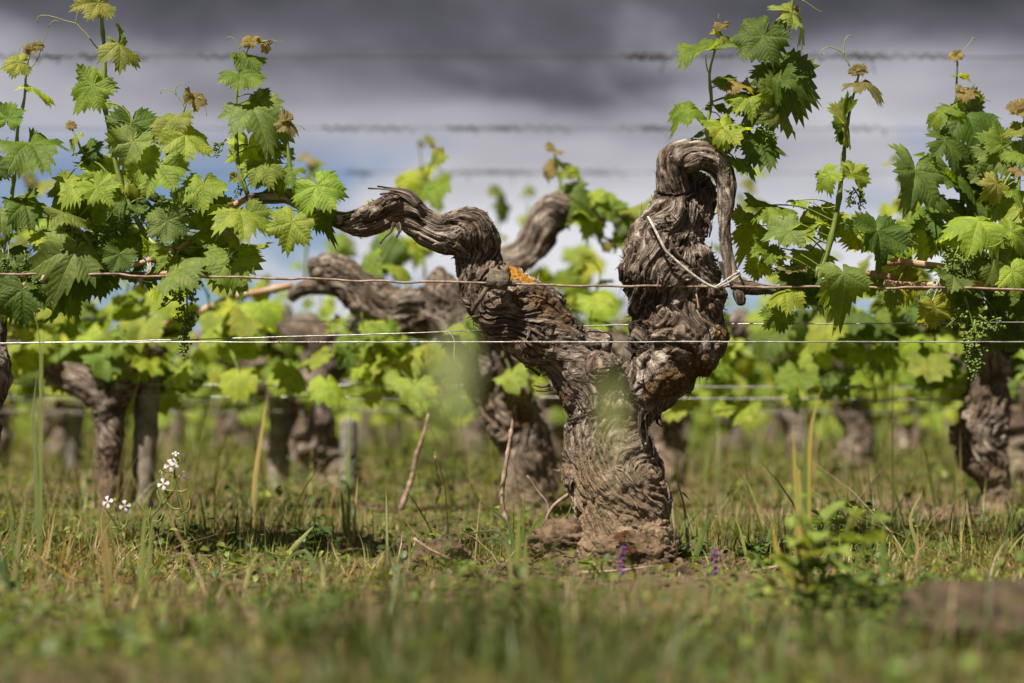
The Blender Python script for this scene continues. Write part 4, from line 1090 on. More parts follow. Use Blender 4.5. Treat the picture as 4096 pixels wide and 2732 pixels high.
for S in SH.values():
    S.done()
for S, P, r, c in TEND:
    tendril(S.o, P, r, c)
for S, p, v, s, rot in CLU:
    o = bpy.data.objects.new('flower_cluster', CLUST[v])
    col.objects.link(o)
    o.parent = S.o
    o.matrix_basis = Matrix.Translation(p) @ Matrix.Rotation(rot, 4, 'Y') @ Matrix.Rotation(lr.uniform(0, 6), 4, 'Z') @ Matrix.Scale(s, 4)

# ------------------------------------------------------------------ wires
def wire(pts, r, mat, label, wob=0.0012, seed=0, group=None, name='trellis_wire'):
    P = crom(pts, 0.02)
    s = np.linspace(0, 1, len(P)) * 40
    P[:, 2] += wob * vnoise(np.stack([s * 1.7, s * 0 + seed, s * 0], -1), 4)
    c = P[len(P) // 2]
    root = thing(name, tuple(c), label, 'wire', group)
    g = Geo()
    g.tube(P, r, 7)
    part('strand', g.mesh('strand'), mat, root)
    root['_p'] = 0
    del root['_p']
    return root, P
def coil(root, c, n, rr, size=0.006, mat=None, hang=0.0):
    """dried tendril wound round a wire"""
    t = np.linspace(0, 1, 14 * n)
    a = t * n * 2 * math.pi
    P = np.stack([c[0] + (t - 0.5) * size * 1.6 * n, c[1] + np.cos(a) * size * 0.36, c[2] + np.sin(a) * size * 0.36], -1)
    if hang:
        k = 8
        H = np.stack([P[-1, 0] + np.linspace(0, 1, k) * rr.uniform(-1, 1) * hang * 0.6 + np.sin(np.linspace(0, 5, k)) * hang * 0.08, np.full(k, P[-1, 1]), P[-1, 2] - np.linspace(0, 1, k) ** 1.2 * hang], -1)
        P = np.vstack([P, H[1:]])
    g = Geo()
    g.tube(P, 0.0009 if size < 0.01 else 0.0016, 4)
    return part('dried_tendril', g.mesh('dried_tendril'), mat or MTENDRIL, root)
wr = random.Random(5)
def wpx(pts, dep):
    return [tuple(D(p[0], p[1], dep + (p[2] if len(p) > 2 else 0))) for p in pts]
R1, P1 = wire(wpx([(-700, 618), (-200, 624), (0, 628), (300, 632), (560, 636), (800, 645), (1050, 650), (1200, 653), (1450, 658), (1700, 659), (2030, 661), (2351, 663), (3000, 668)], -0.075), 0.0021, MRUST, 'rusty brown wire in front of the old vine, carrying the dark strap', 0.0022, 1)
R2, P2 = wire(wpx([(-700, 792), (0, 788), (200, 786), (700, 785.5), (1200, 785), (2351, 785), (3000, 785)], -0.115), 0.0012, MGALV, 'shiny galvanised wire running straight across the middle of the old vine trunk', 0.0004, 2)
R3, P3 = wire(wpx([(-700, 800, 0.0), (0, 790, -0.02), (80, 786, -0.02), (300, 783), (700, 772), (1000, 763), (1090, 759, 0.02), (1250, 752, 0.08), (1350, 748, 0.08), (1450, 746, 0.08), (1700, 744, 0.02), (2000, 743), (2351, 740), (3000, 735)], -0.04), 0.0011, MGALV, 'thin grey wire that passes behind the old vine and slants up to the right', 0.0005, 3)
for x in (640, 652, 715, 742):
    coil(R2, D(x, 786, -0.115), 3, wr, 0.0045, MDEAD, 0.018 if x > 740 else 0)
for x in (1185, 1202, 1240, 1650):
    coil(R2, D(x, 785, -0.115), 2, wr, 0.004, MDEAD)
for x, h in ((628, 0), (700, 0), (900, 0), (1022, 0.055), (1072, 0)):
    coil(R3, D(x, 790 - 0.027 * (x - 80) + 0.0, -0.04) if x < 1000 else D(x, 762, -0.04), 2, wr, 0.004, MTWINE if h else MDEAD, h)
rw = [(1.0, 885, 'third galvanised wire, slightly blurred, just behind the old vine at knee height', 0.0017, MGALV, 0.0005), (1.02, 912, 'lower blurred galvanised wire of the row behind, running below another wire', 0.0017, MGALV, 0.0005), (1.0, 738, 'blurred dark wire behind the old vine at the height of its crotch', 0.0016, MDULL, 0.0012)]
for dep, yy, lab, r, m, wb in rw:
    Rr, Pp = wire(wpx([(-900, yy - 6), (0, yy - 4), (600, yy - 1), (1200, yy), (1800, yy + 4), (2351, yy + 7), (3200, yy + 12)], dep), r, m, lab, wb, int(yy))
    for _ in range(3):
        x = wr.uniform(100, 2250)
        i = int((Pp[:, 0] - D(x, yy, dep).x > 0).argmax())
        coil(Rr, Pp[i], 2, wr, 0.006, MDEAD)
MREAR = wire_mat('dull_grey_wire', (0.16, 0.155, 0.15), (0.26, 0.25, 0.24), 0.3, 0.6)
ORD = {2: 'third', 3: 'fourth', 4: 'fifth', 5: 'sixth'}
for k in (2, 3, 4, 5):
    z0 = gz(0, k)
    for zz_, nm in ((0.29 + 0.012 * k, 'lowest'), (0.33 + 0.012 * k, 'second'), (0.52, 'canopy')):
        if k > 3 and nm == 'lowest':
            continue
        wire([(-4 - k, k, zz_), (0, k, zz_ - 0.004), (4 + k, k, zz_ + 0.008)], 0.0014, MREAR if nm != 'canopy' else MDULL, '%s blurred wire of the %s vine row' % (nm, ORD[k]), 0.0015, k)
TOPY = {2: 130, 3: 295, 4: 396}
for k, yy in TOPY.items():
    Rr, Pp = wire(wpx([(-900, yy - 1), (0, yy), (1200, yy), (2351, yy + 2), (3200, yy + 2)], k), 0.0014, MDULL, 'dark blurred top wire against the sky, %s' % {2: 'the highest of three', 3: 'the middle of three', 4: 'the lowest of three'}[k], 0.002, k)
    spots = {2: [70, 120, 205, 225, 300, 505, 1458, 1475, 1500, 1520, 1640, 1735, 1780, 1850, 1950, 1985, 2010, 2150], 3: [770, 800, 880, 1045, 1062, 1130, 1150, 1165, 1250, 1480, 1500, 1515, 1970], 4: [815, 840, 1050, 1100, 1120, 1140, 1160, 1210, 1350, 1380]}[k]
    for x in spots:
        p = D(x, yy, k)
        for q in range(2):
            coil(Rr, (p.x + wr.uniform(-0.02, 0.02), p.y, p.z), wr.randint(1, 4), wr, wr.uniform(0.010, 0.034), None, wr.choice([0, 0, 0, 0, 0, 0, 0.025, 0.05]))

# dark strap tying the left arm to the rusty wire
ST = thing('strap_tie', D(1140, 650, -0.085), 'old cracked dark strap knotted on the rusty wire beside the orange lichen', 'tie')
def ribbon(pts, w0, thick=0.0014, sag=0.0):
    P = crom(pts, 0.004)
    T, A, B = frames(P)
    up = np.array([0.95, -0.05, -0.3]); up /= np.linalg.norm(up)
    S_ = np.array([up - t * np.dot(up, t) for t in T]); S_ /= np.linalg.norm(S_, axis=1)[:, None]
    N_ = np.cross(T, S_)
    k = len(P)
    ww = w0 * (1 + 0.12 * vnoise(np.stack([np.arange(k) * 0.7, np.zeros(k), np.zeros(k)], -1), 8))[:, None]
    V = np.stack([P - S_ * ww - N_ * thick, P + S_ * ww - N_ * thick, P + S_ * ww + N_ * thick, P - S_ * ww + N_ * thick], 1).reshape(-1, 3)
    F = []
    for i in range(k - 1):
        for j in range(4):
            F.append((4 * i + j, 4 * i + (j + 1) % 4, 4 * i + 4 + (j + 1) % 4, 4 * i + 4 + j))
    F += [(0, 3, 2, 1), (4 * k - 4, 4 * k - 3, 4 * k - 2, 4 * k - 1)]
    return V, F
g = Geo(); g.add(*ribbon(dd([(1150, 622, 0.0), (1150, 630, -0.012), (1147, 645, -0.018), (1144, 664, -0.012)], -0.085), 0.015))
part('flap', g.mesh('flap'), MSTRAP, ST)
g = Geo(); g.add(*ribbon(dd([(1136, 620, 0.0), (1132, 632, -0.012), (1128, 648, -0.014), (1126, 660, -0.008)], -0.088), 0.009))
part('flap', g.mesh('flap'), MSTRAP, ST)
g = Geo()
P = crom(dd([(1150, 640, -0.012), (1120, 660), (1100, 690, 0.0), (1085, 715, 0.03)], -0.085), 0.006)
g.tube(P, 0.0042, 8)
part('band', g.mesh('band'), MSTRAP, ST)
g = Geo()
P = crom(dd([(1155, 648), (1172, 652, 0.0), (1186, 655, 0.004)], -0.085), 0.005)
g.tube(P, np.linspace(0.007, 0.003, len(P)), 7)
part('tail', g.mesh('tail'), MSTRAP, ST)

# white twine round the right arm
TW = thing('twine_tie', D(1640, 658, -0.08), 'white twine slung across the hooked arm and looped on the rusty wire', 'tie')
for pts, r, fl_ in [([(1487, 498, 0.055), (1492, 505, 0.0), (1505, 530, -0.012), (1520, 560, -0.018), (1530, 578, -0.018), (1545, 592, -0.015), (1580, 622, -0.015), (1615, 648, -0.012), (1640, 660, -0.008), (1652, 660, 0.0)], 0.0024, 1),
                    ([(1640, 660, -0.008), (1660, 648, 0.0), (1680, 634, 0.012), (1697, 624, 0.03), (1690, 622, 0.055)], 0.0017, 0), ([(1642, 661, -0.006), (1665, 652, 0.0), (1686, 640, 0.012), (1699, 630, 0.03)], 0.0017, 0)]:
    g = Geo()
    P = crom(dd(pts, -0.085), 0.006)
    g.tube(P, r, 7)
    part('cord', g.mesh('cord'), MTWINE, TW)
# small ties on the canes
for x, y, dep, lab in [(597 / 1.0 * 0 + 344, 620, 0.0, 'frayed pale tie holding the left cane to the rusty wire'), (2152, 645, -0.02, 'frayed pale tie holding the right canes together')]:
    T_ = thing('cane_tie', D(x, y, dep), lab, 'tie')
    for q in range(5):
        a_ = q * 1.3
        c0 = np.array(D(x, y, dep - 0.012))
        g = Geo()
        P = crom([c0 + [0.0, 0.02, 0.012], c0 + [wr.uniform(-.004, .004), -0.004, 0.012], c0 + [wr.uniform(-.004, .004), -0.008, -0.002], c0 + [wr.uniform(-.02, .006), -0.006, -0.018], c0 + [wr.uniform(-.03, .008), -0.002, -wr.uniform(0.02, 0.04)]], 0.004)
        g.tube(P, 0.0011, 5)
        part('cord', g.mesh('cord'), MTWINE, T_)

# ------------------------------------------------------------------ vines of the rows behind
vr = random.Random(77)
def rvec(s):
    return Vector((vr.gauss(0, s), vr.gauss(0, s), vr.gauss(0, s)))
def random_shoot(root, base, height, lean, nodes, low, size, tones, tip=True, individual=True, sink=None, meshes=None):
    up = Vector((lean[0], lean[1], 1.0)).normalized()
    pts, p = [], Vector(base)
    k = 6
    for i in range(k + 1):
        pts.append(tuple(p))
        p = p + up * (height / k) + Vector((vr.gauss(0, 0.012), vr.gauss(0, 0.010), 0))
    S = Shoot(root, pts, 0.0042, 0.0016)
    n = len(S.P)
    for j in range(nodes):
        t = (j + 0.6) / nodes
        q = Vector(S.P[min(n - 1, int(t * (n - 1)))])
        a = (0 if j % 2 else math.pi) + vr.gauss(0, 0.9)
        out = Vector((math.cos(a), 0.8 * math.sin(a) - 0.25, 0)).normalized()
        pet = vr.uniform(0.03, 0.075)
        pos = q + out * pet + Vector((0, 0, vr.uniform(-0.03, 0.03)))
        sz = size * (1.0 - 0.55 * t ** 2) * vr.uniform(0.75, 1.15)
        nrm = (out * 0.35 + Vector((0, -0.45, 0.8)) + rvec(0.35)).normalized()
        tp = out * 0.8 + Vector((0, 0, -0.8)) + rvec(0.3)
        tt = vr.choice(tones) if t < 0.8 else vr.choice('oly')
        S.leaf(tuple(pos), tp, nrm, sz, vr.choice(meshes or LEAFLOW), tone(tt, vr, 0.15), True)
    if tip:
        q = Vector(S.P[-1])
        for _ in range(3):
            S.leaf(tuple(q + rvec(0.008)), Vector((vr.gauss(0, 1), vr.gauss(0, 0.5), 0.6)), Vector((vr.gauss(0, 0.6), -0.8, 0.4)), vr.uniform(0.012, 0.022), vr.choice(YOUNG), tone('b' if vr.random() < 0.6 else 'o', vr), False)
    return S
MCACHE = {}
def merged_leaves(root, leaves):
    """far foliage: real leaves joined into one part"""
    VV, FF, uv, n = [], [], [], 0
    for me, M in leaves:
        if me.name not in MCACHE:
            k = len(me.vertices)
            co = np.empty(k * 3, np.float32); me.vertices.foreach_get('co', co)
            a = np.empty(k * 3, np.float32); me.attributes['luv'].data.foreach_get('vector', a)
            me.calc_loop_triangles()
            t = np.empty(len(me.loop_triangles) * 3, np.int32); me.loop_triangles.foreach_get('vertices', t)
            MCACHE[me.name] = (co.reshape(-1, 3), a.reshape(-1, 3), t.reshape(-1, 3))
        co, a, t = MCACHE[me.name]
        A = np.array(M)
        VV.append(co @ A[:3, :3].T + A[:3, 3])
        FF.append(t + n)
        uv.append(a)
        n += len(co)
    m = mesh_np('foliage', np.vstack(VV), np.vstack(FF))
    set_attr(m, 'luv', 'FLOAT_VECTOR', np.vstack(uv), 'vector')
    o = part('foliage', m, MLEAF, root)
    o.color = tone('l', vr)
    tag(o, kind='stuff')

def bg_vine(root, arms, dep, nshoot, tall, size=0.06, individual=True, zlow=0.40, tones='lylymlm', xspan=0.55, hmax=0.42):
    """foliage of one vine: shoots from the arm ends and from the cane along the wire"""
    x0 = root.location.x
    leaves = []
    for i in range(nshoot):
        bx = x0 + xspan * (2 * (i + 0.5) / nshoot - 1) + vr.gauss(0, 0.03)
        bz = zlow + vr.uniform(0.0, 0.13) + (gz(bx, dep) - 0.03 * dep)
        base = (bx, dep + vr.gauss(0, 0.05), bz)
        is_tall = vr.random() < tall
        hgt = vr.uniform(0.38, hmax + 0.18) if is_tall else vr.uniform(0.10, 0.26)
        S = random_shoot(root, base, hgt, (vr.gauss(0, 0.25), vr.gauss(0, 0.2)), int(hgt / 0.055) + (4 if not is_tall else 2), 0, size, tones, is_tall)
        if not is_tall:
            for _ in range(9):       # leaves hanging round and below the wire
                p = Vector(base) + Vector((vr.gauss(0, 0.08), vr.gauss(0, 0.07), vr.uniform(-0.12, 0.10)))
                S.leaf(tuple(p), Vector((vr.gauss(0, 0.6), -0.2, -1)), Vector((vr.gauss(0, 0.5), -0.7, 0.7)), size * vr.uniform(0.7, 1.2), vr.choice(LEAFLOW), tone(vr.choice(tones), vr, 0.15), True)
        if individual:
            S.done()
        else:
            bpy.data.objects.remove(S.o)
            leaves += [(m, leaf_matrix(p, t, n_, s_)) for p, t, n_, s_, m, c in S.todo]
            o = part('shoot', S.g.mesh('shoot'), MSTEM, root)
            o.color = STEMC
    if leaves:
        merged_leaves(root, leaves)

# second row: three vines that can be told apart
V2 = thing('grapevine', D(1212, 1195, 1.0), 'blurred old vine directly behind the focused one, thick arm reaching to a pale sawn end', 'grapevine')
me, fl = build_wood([chain_px([(1212, 1230, 70), (1212, 1185, 62), (1214, 1110, 60), (1200, 1020, 58), (1165, 930, 62), (1125, 860, 66), (1090, 800, 62), (1065, 745, 60)], 1.0),
                     chain_px([(1075, 770, 58), (1015, 730, 60), (955, 720, 54), (890, 705, 46), (832, 665, 48), (785, 632, 44), (745, 612, 32), (712, 612, 22)], 1.0),
                     chain_px([(830, 670, 30), (760, 660, 18), (700, 660, 16), (665, 685, 14)], 1.0), chain_px([(1040, 730, 50), (1015, 680, 46), (1012, 640, 30), (1012, 612, 6)], 1.0),
                     chain_px([(1070, 750, 50), (1110, 680, 46), (1160, 610, 42), (1205, 588, 40), (1232, 545, 42), (1255, 505, 40), (1290, 478, 34), (1330, 480, 20), (1400, 500, 10), (1480, 492, 9)], 1.0)],
                    0.0055, 1.1, 41, flakes=700, moss=[(dpt(1200, 950, 0.93), 0.06, 0.8)])
part('trunk', me, MBARK, V2)
tag(part('peeling_bark', fl, MBARK, V2), kind='stuff')
scar(D(716, 614, 0.965), (-0.4, -0.8, 0.2), 0.026, V2)
def put_bg(root, spec, dep):
    pts, leaves = spec
    S = Shoot(root, [tuple(D(p[0], p[1], dep)) for p in pts], 0.0052, 0.002)
    for x, y, a_, L, t in leaves:
        put_leaf(S, 0, x, y, a_, L, t, dy=dep + lr.uniform(-0.03, 0.03))
    S.done()
put_bg(V2, ([(1300, 470), (1292, 440), (1282, 400), (1275, 360), (1270, 338)], [(1272, 345, 30, 26, 'b'), (1270, 380, 170, 36, 'b'), (1262, 395, -120, 26, 'b'), (1295, 390, 0, 44, 'o'), (1310, 395, -20, 40, 'l'), (1290, 450, -30, 60, 'm'), (1330, 470, 20, 70, 'l'), (1350, 490, -90, 60, 'l'), (1390, 470, 60, 50, 'l'), (1400, 480, -30, 60, 'm'), (1300, 480, -100, 50, 'm'), (1360, 455, 120, 40, 'l'), (1430, 500, -60, 55, 'g'), (1445, 540, -110, 50, 'l')]), 1.0)
put_bg(V2, ([(1330, 510), (1370, 535), (1405, 552), (1450, 548)], [(1395, 560, -80, 20, 'b'), (1430, 545, -60, 50, 'l'), (1440, 520, -20, 60, 'g'), (1450, 480, 60, 50, 'l')]), 1.0)
cane(V2, [(670, 655), (600, 670), (540, 680), (490, 700), (430, 730), (360, 745)], 0.009, 0.007, 1.0)
V2R = thing('grapevine', D(2288, 1205, 1.0), 'blurred vine with a bulbous knotty trunk like a fist, behind the right canes', 'grapevine')
me, fl = build_wood([chain_px([(2292, 1240, 55), (2290, 1190, 48), (2283, 1120, 44), (2262, 1060, 52), (2250, 1005, 64), (2262, 950, 56), (2272, 880, 46), (2266, 810, 46), (2250, 775, 44)], 1.0),
                     chain_px([(2255, 790, 40), (2205, 775, 38), (2165, 760, 34), (2130, 745, 22)], 1.0), chain_px([(2268, 800, 40), (2320, 760, 40), (2370, 720, 34), (2430, 690, 24)], 1.0)],
                    0.0055, 1.5, 47, flakes=500, flute=0.4)
part('trunk', me, MBARK, V2R)
tag(part('peeling_bark', fl, MBARK, V2R), kind='stuff')
V2L = thing('grapevine', D(250, 1165, 1.0), 'blurred vine with a pale arm beside the dark wooden post, behind the tall left shoots', 'grapevine')
me, fl = build_wood([chain_px([(250, 1200, 36), (250, 1150, 29), (252, 1060, 27), (256, 980, 30), (246, 920, 36), (205, 880, 38), (165, 866, 32), (130, 856, 24), (105, 856, 14)], 1.0),
                     chain_px([(250, 930, 36), (290, 880, 32), (310, 840, 30), (350, 800, 26), (420, 745, 18)], 1.0)], 0.0055, 1.2, 53, flakes=400)
part('trunk', me, MBARK, V2L)
tag(part('peeling_bark', fl, MBARK, V2L), kind='stuff')
bg_vine(V2, None, 1.0, 4, 0.0, 0.050, zlow=0.36, xspan=0.5, tones='lml')
bg_vine(V2R, None, 1.0, 8, 0.35, 0.060, zlow=0.40, xspan=0.5, tones='mldlm')
bg_vine(V2L, None, 1.0, 9, 0.12, 0.060, zlow=0.40, xspan=0.55)
# the rows further back
def gnarl_chain(x, y, seed, scale=1.0):
    rr = random.Random(seed)
    z0 = gz(x, y) - 0.04
    hh = rr.uniform(0.30, 0.40) * scale
    lx = rr.gauss(0, 0.04)
    tr = []
    for i in range(6):
        t = i / 5
        tr.append((x + lx * t + rr.gauss(0, 0.018), y + rr.gauss(0, 0.015), z0 + (hh + 0.04) * t, rr.uniform(0.050, 0.068) * (1 + 0.25 * (1 - t) ** 3)))
    chs = [tr]
    for sd in (-1, 1):
        p = list(tr[-1])
        arm = [(p[0], p[1], p[2] - 0.03, 0.055)]
        L = rr.uniform(0.22, 0.40)
        for i in range(1, 7):
            t = i / 6
            arm.append((p[0] + sd * L * t + rr.gauss(0, 0.02), p[1] + rr.gauss(0, 0.02), p[2] + 0.17 * t ** 0.8 + rr.gauss(0, 0.022), 0.054 * (1 - 0.62 * t) * rr.uniform(0.85, 1.2)))
        chs.append(arm)
    return chs
ROWX = {2: [-2.65, -1.60, -0.57, 0.48, 1.52, 2.55], 3: [-2.95, -1.95, -0.90, 0.15, 1.20, 2.22], 4: [-3.0, -1.95, -0.90, 0.15, 1.2, 2.25, 3.3], 5: [-3.3, -2.3, -1.25, -0.2, 0.85, 1.9, 2.95]}
LAB3 = ['third-row vine beyond the out-of-frame end of the near canes', 'third-row vine with a dark trunk behind the tall lone grass stalk', 'third-row vine under the pale sawn arm end', 'knotty grey third-row stump showing right beside the focused trunk', 'third-row vine with a dark stump beyond the yellow grass tuft', 'third-row vine beyond the bulbous fist-like trunk']
NAMES = {2: 'blurred knotty vine of the third row, standing between its wires', 3: 'blurred vine of the fourth row', 4: 'heavily blurred vine of the fifth row', 5: 'heavily blurred vine of the sixth row'}
for k, xs in ROWX.items():
    for i, x in enumerate(xs):
        x += vr.gauss(0, 0.04)
        R_ = thing('grapevine', (x, k, gz(x, k)), LAB3[i] if k == 2 else NAMES[k], 'grapevine', 'vines of the %s row' % ORD[k])
        me, fl = build_wood(gnarl_chain(x, k, 900 + k * 20 + i), 0.009, 1.2, 200 + k * 20 + i, smooth=1)
        part('trunk', me, MBARK, R_)
        bg_vine(R_, None, k, 8 if k < 5 else 7, 0.22 if k < 4 else 0.15, 0.058, individual=(k < 4), zlow=0.40)
for k in list(range(6, 15)) + [16, 18, 21, 24, 28, 33, 40]:
    half = 0.36 * (k + 2.8) + 1.0
    R_ = thing('vine_row', (0, k, gz(0, k)), 'far blurred row of vines, leaves and stumps merging into one green band', 'vine row', 'far rows of vines')
    leaves = []
    g = Geo()
    x = -half + vr.random()
    while x < half:
        ch = gnarl_chain(x, k, 3000 + k * 50 + int(x * 7))
        for c in ch:
            C = crom(c, 0.05)
            g.tube(C[:, :3], C[:, 3] * (1 + 0.2 * np.sin(np.arange(len(C)) * 1.7)), 8)
        zg = gz(x, k)
        for _ in range(70 if k < 15 else 60):
            leaves.append((vr.choice(LEAFLOW), leaf_matrix((x + vr.uniform(-0.55, 0.55), k + vr.gauss(0, 0.1), zg + (0.32 + abs(vr.gauss(0, 0.20)) if k < 9 else vr.uniform(0.02, 0.75))), Vector((vr.gauss(0, 1), vr.gauss(0, 0.5), -0.8)), Vector((vr.gauss(0, 0.5), -0.6, 0.8)), vr.uniform(0.045, 0.075) * (1 if k < 15 else 1.6))))
        x += 1.05
    tm = g.mesh('stumps')
    vv = np.vstack(g.V)
    set_attr(tm, 'fib', 'FLOAT_VECTOR', vv, 'vector')
    tag(part('stumps', tm, MBARK, R_), kind='stuff')
    merged_leaves(R_, leaves)

# tall thin shoots standing up against the sky
TALL = [(2, [(975, 640), (972, 520), (968, 440), (968, 380), (960, 320)], [(965, 385, 170, 46, 'l'), (975, 400, 10, 20, 'o'), (985, 320, 20, 22, 'o'), (968, 330, 60, 14, 'b'), (985, 430, -60, 58, 'm'), (980, 545, -70, 50, 'l'), (965, 560, 200, 45, 'l')]),
        (3, [(1140, 640), (1142, 540), (1146, 480), (1140, 440)], [(1138, 440, 170, 26, 'o'), (1142, 438, 20, 28, 'o'), (1150, 475, -40, 44, 'm'), (1150, 540, 200, 40, 'y')]),
        (4, [(1212, 640), (1214, 520), (1210, 440)], [(1208, 440, 150, 22, 'o'), (1214, 445, 10, 20, 'o'), (1215, 500, -60, 34, 'l')]),
        (3, [(780, 640), (785, 560), (790, 500)], [(792, 500, 60, 20, 'o'), (786, 540, -40, 44, 'm'), (790, 570, 190, 40, 'l')]),
        (2, [(870, 640), (885, 560), (895, 540)], [(890, 560, -80, 50, 'd'), (900, 580, -60, 55, 'm'), (880, 590, 200, 45, 'm')]),
        (2, [(700, 640), (712, 420), (715, 360)], [(712, 362, 30, 28, 'b'), (708, 355, 140, 18, 'b'), (716, 400, -40, 40, 'm')]),
        (3, [(1730, 640), (1728, 520), (1722, 440), (1725, 400)], [(1722, 430, 170, 30, 'o'), (1728, 430, 10, 28, 'o'), (1726, 470, -60, 50, 'l'), (1735, 390, 20, 34, 'l'), (1722, 540, 200, 50, 'l')]),
        (2, [(70, 640), (65, 520), (60, 440), (75, 410)], [(70, 412, 20, 30, 'b'), (95, 425, 10, 40, 'o'), (60, 450, 200, 50, 'l'), (80, 520, -50, 60, 'l')]),
        (2, [(2185, 640), (2150, 520), (2090, 470), (2075, 420)], [(2075, 420, 60, 34, 'o'), (2085, 455, 190, 46, 'y'), (2100, 480, -60, 60, 'y')]),
        (3, [(1330, 640), (1335, 590), (1325, 570)], [(1325, 580, 150, 46, 'l'), (1340, 600, -30, 50, 'y'), (1330, 640, -90, 50, 'l')]),
        (2, [(1240, 700), (1245, 660), (1290, 640)], [(1250, 660, 180, 56, 'y'), (1290, 645, -20, 60, 'm'), (1270, 690, -70, 60, 'l'), (1320, 670, 20, 60, 'l'), (1360, 690, -80, 60, 'y')])]
HOST = [o for o in list(scn.objects) if o.name.startswith('grapevine') and o.type == 'EMPTY']
for dep, pts, lv in TALL:
    X = D(pts[0][0], pts[0][1], dep).x
    host = min((o for o in HOST if abs(o.location.y - dep) < 0.3), key=lambda o: abs(o.location.x - X))
    put_bg(host, (pts, lv), dep)
# posts
def post(x, y, top, w_, label, mat, lean=0.0, tilt=0.0):
    z0 = gz(x, y) - 0.1
    R_ = thing('vineyard_post', (x, y, z0 + 0.1), label, 'post')
    rr = np.random.default_rng(int(abs(x * 977) + y * 31))
    n = 24
    t = np.linspace(0, 1, n)
    P = np.stack([x + lean * t, np.full(n, y), z0 + (top - z0) * t], -1)
    g = Geo()
    g.tube(P, w_ * (1 + 0.05 * rr.normal(0, 1, n)), 9)
    g.V[0][:, :] += rr.normal(0, w_ * 0.04, g.V[0].shape)
    part('stake', g.mesh('stake'), mat, R_)
    ti = Geo()
    a = np.linspace(0, 4 * math.pi, 40)
    zt = gz(x, y) + 0.32
    ti.tube(np.stack([x + lean * 0.5 + np.cos(a) * (w_ + 0.002), y + np.sin(a) * (w_ + 0.002), zt + a * 0.0012], -1), 0.0014, 5)
    part('wire_loop', ti.mesh('wire_loop'), MGALV, R_)
pp_ = D(325, 1180, 1.05); post(pp_.x, 1.05, D(330, 790, 1.05).z, 0.030, 'dark weathered wooden post in the second row beside the pale arm', MPOST, 0.012)
pp_ = D(640, 1100, 2.1); post(pp_.x, 2.1, D(640, 700, 2.1).z, 0.036, 'grey wooden post in the third row behind the yellowing grass stem', MPOST)
pp_ = D(800, 1130, 1.9); post(pp_.x, 1.9, D(800, 965, 1.9).z, 0.026, 'short pale grey stake behind the tall green grass stem', MSTONE)
pp_ = D(165, 1090, 3.1); post(pp_.x, 3.1, D(165, 930, 3.1).z, 0.030, 'short pale grey stake behind the left grass stalk', MSTONE)
pp_ = D(2335, 1120, 2.0); post(pp_.x, 2.0, D(2335, 930, 2.0).z, 0.045, 'pale concrete post beside the bulbous trunk', MSTONE)
pp_ = D(1985, 1100, 3.1); post(pp_.x, 3.1, D(1985, 940, 3.1).z, 0.040, 'grey stake between two stumps beyond the yellow grass', MSTONE)

# ------------------------------------------------------------------ grass, litter and ground cover
def blades(n, xr, yr, hr, wr_, pal, bend=(0.1, 0.6), seed=0, fan=None, mask=None, segs=4, name='grass', lean_amt=0.25):
    rr = np.random.default_rng(seed)
    if fan is not None:
        d = np.sqrt(rr.uniform((yr[0] + 2.8) ** 2, (yr[1] + 2.8) ** 2, n))
        y = d - 2.8
        x = rr.uniform(-1, 1, n) * (0.36 * d + fan)
    else:
        x = rr.uniform(xr[0], xr[1], n)
        y = rr.uniform(yr[0], yr[1], n)
    keep = np.ones(n, bool)
    p3 = np.stack([x, y, x * 0], -1)
    dens = fbm(p3 * 3.1, 3, 61)
    keep &= rr.random(n) < np.clip(0.62 + 0.9 * dens, 0.10, 1.0)
    if mask is not None:
        keep &= rr.random(n) < mask(x, y)
    x, y, p3 = x[keep], y[keep], p3[keep]
    n = len(x)
    z = ground_arr(x, y) - 0.006
    hmul = 0.5 + 1.25 * np.clip(fbm(p3 * 4.3 + 9, 2, 71) + 0.3, -0.1, 1.2)
    h = rr.gamma(4.0, 0.25, n) * rr.uniform(hr[0], hr[1], n) * hmul
    wd = rr.uniform(wr_[0], wr_[1], n)
    a = rr.uniform(0, 2 * math.pi, n)
    lean = rr.normal(0, lean_amt, n)
    bd = rr.uniform(bend[0], bend[1], n)
    fx, fy = np.cos(a), np.sin(a)
    b = a + math.pi / 2 + rr.normal(0, 0.5, n)
    sx, sy = np.cos(b), np.sin(b)
    VV = []
    for j in range(segs + 1):
        t = j / segs
        off = h * (lean * t + bd * t * t)
        hz = h * t * np.sqrt(np.clip(1 - (0.55 * bd * t) ** 2, 0.15, 1))
        ww = wd * (1 - t ** 1.6) if j < segs else wd * 0.04
        cx, cy, cz = x + fx * off, y + fy * off, z + hz
        VV.append(np.stack([cx - sx * ww, cy - sy * ww, cz], -1))
        VV.append(np.stack([cx + sx * ww, cy + sy * ww, cz], -1))
    m = 2 * (segs + 1)
    VV = np.array(VV).transpose(1, 0, 2).reshape(-1, 3)
    b0 = np.arange(n) * m
    F = np.concatenate([np.stack([b0 + 2 * j, b0 + 2 * j + 1, b0 + 2 * j + 3, b0 + 2 * j + 2], -1) for j in range(segs)])
    pal = np.array(pal)
    c = pal[rr.choice(len(pal), n, p=None)] * rr.uniform(0.75, 1.25, (n, 1)) * (1 + 0.25 * fbm(p3 * 5, 2, 81))[:, None]
    C = np.concatenate([np.repeat(c, m, 0), np.ones((n * m, 1))], 1)
    me = mesh_np(name, VV, F)
    set_attr(me, 'col', 'FLOAT_COLOR', C, 'color')
    return me
PG = [(0.080, 0.110, 0.020), (0.105, 0.138, 0.025), (0.14, 0.17, 0.032), (0.09, 0.125, 0.035), (0.17, 0.175, 0.045), (0.23, 0.185, 0.085)]
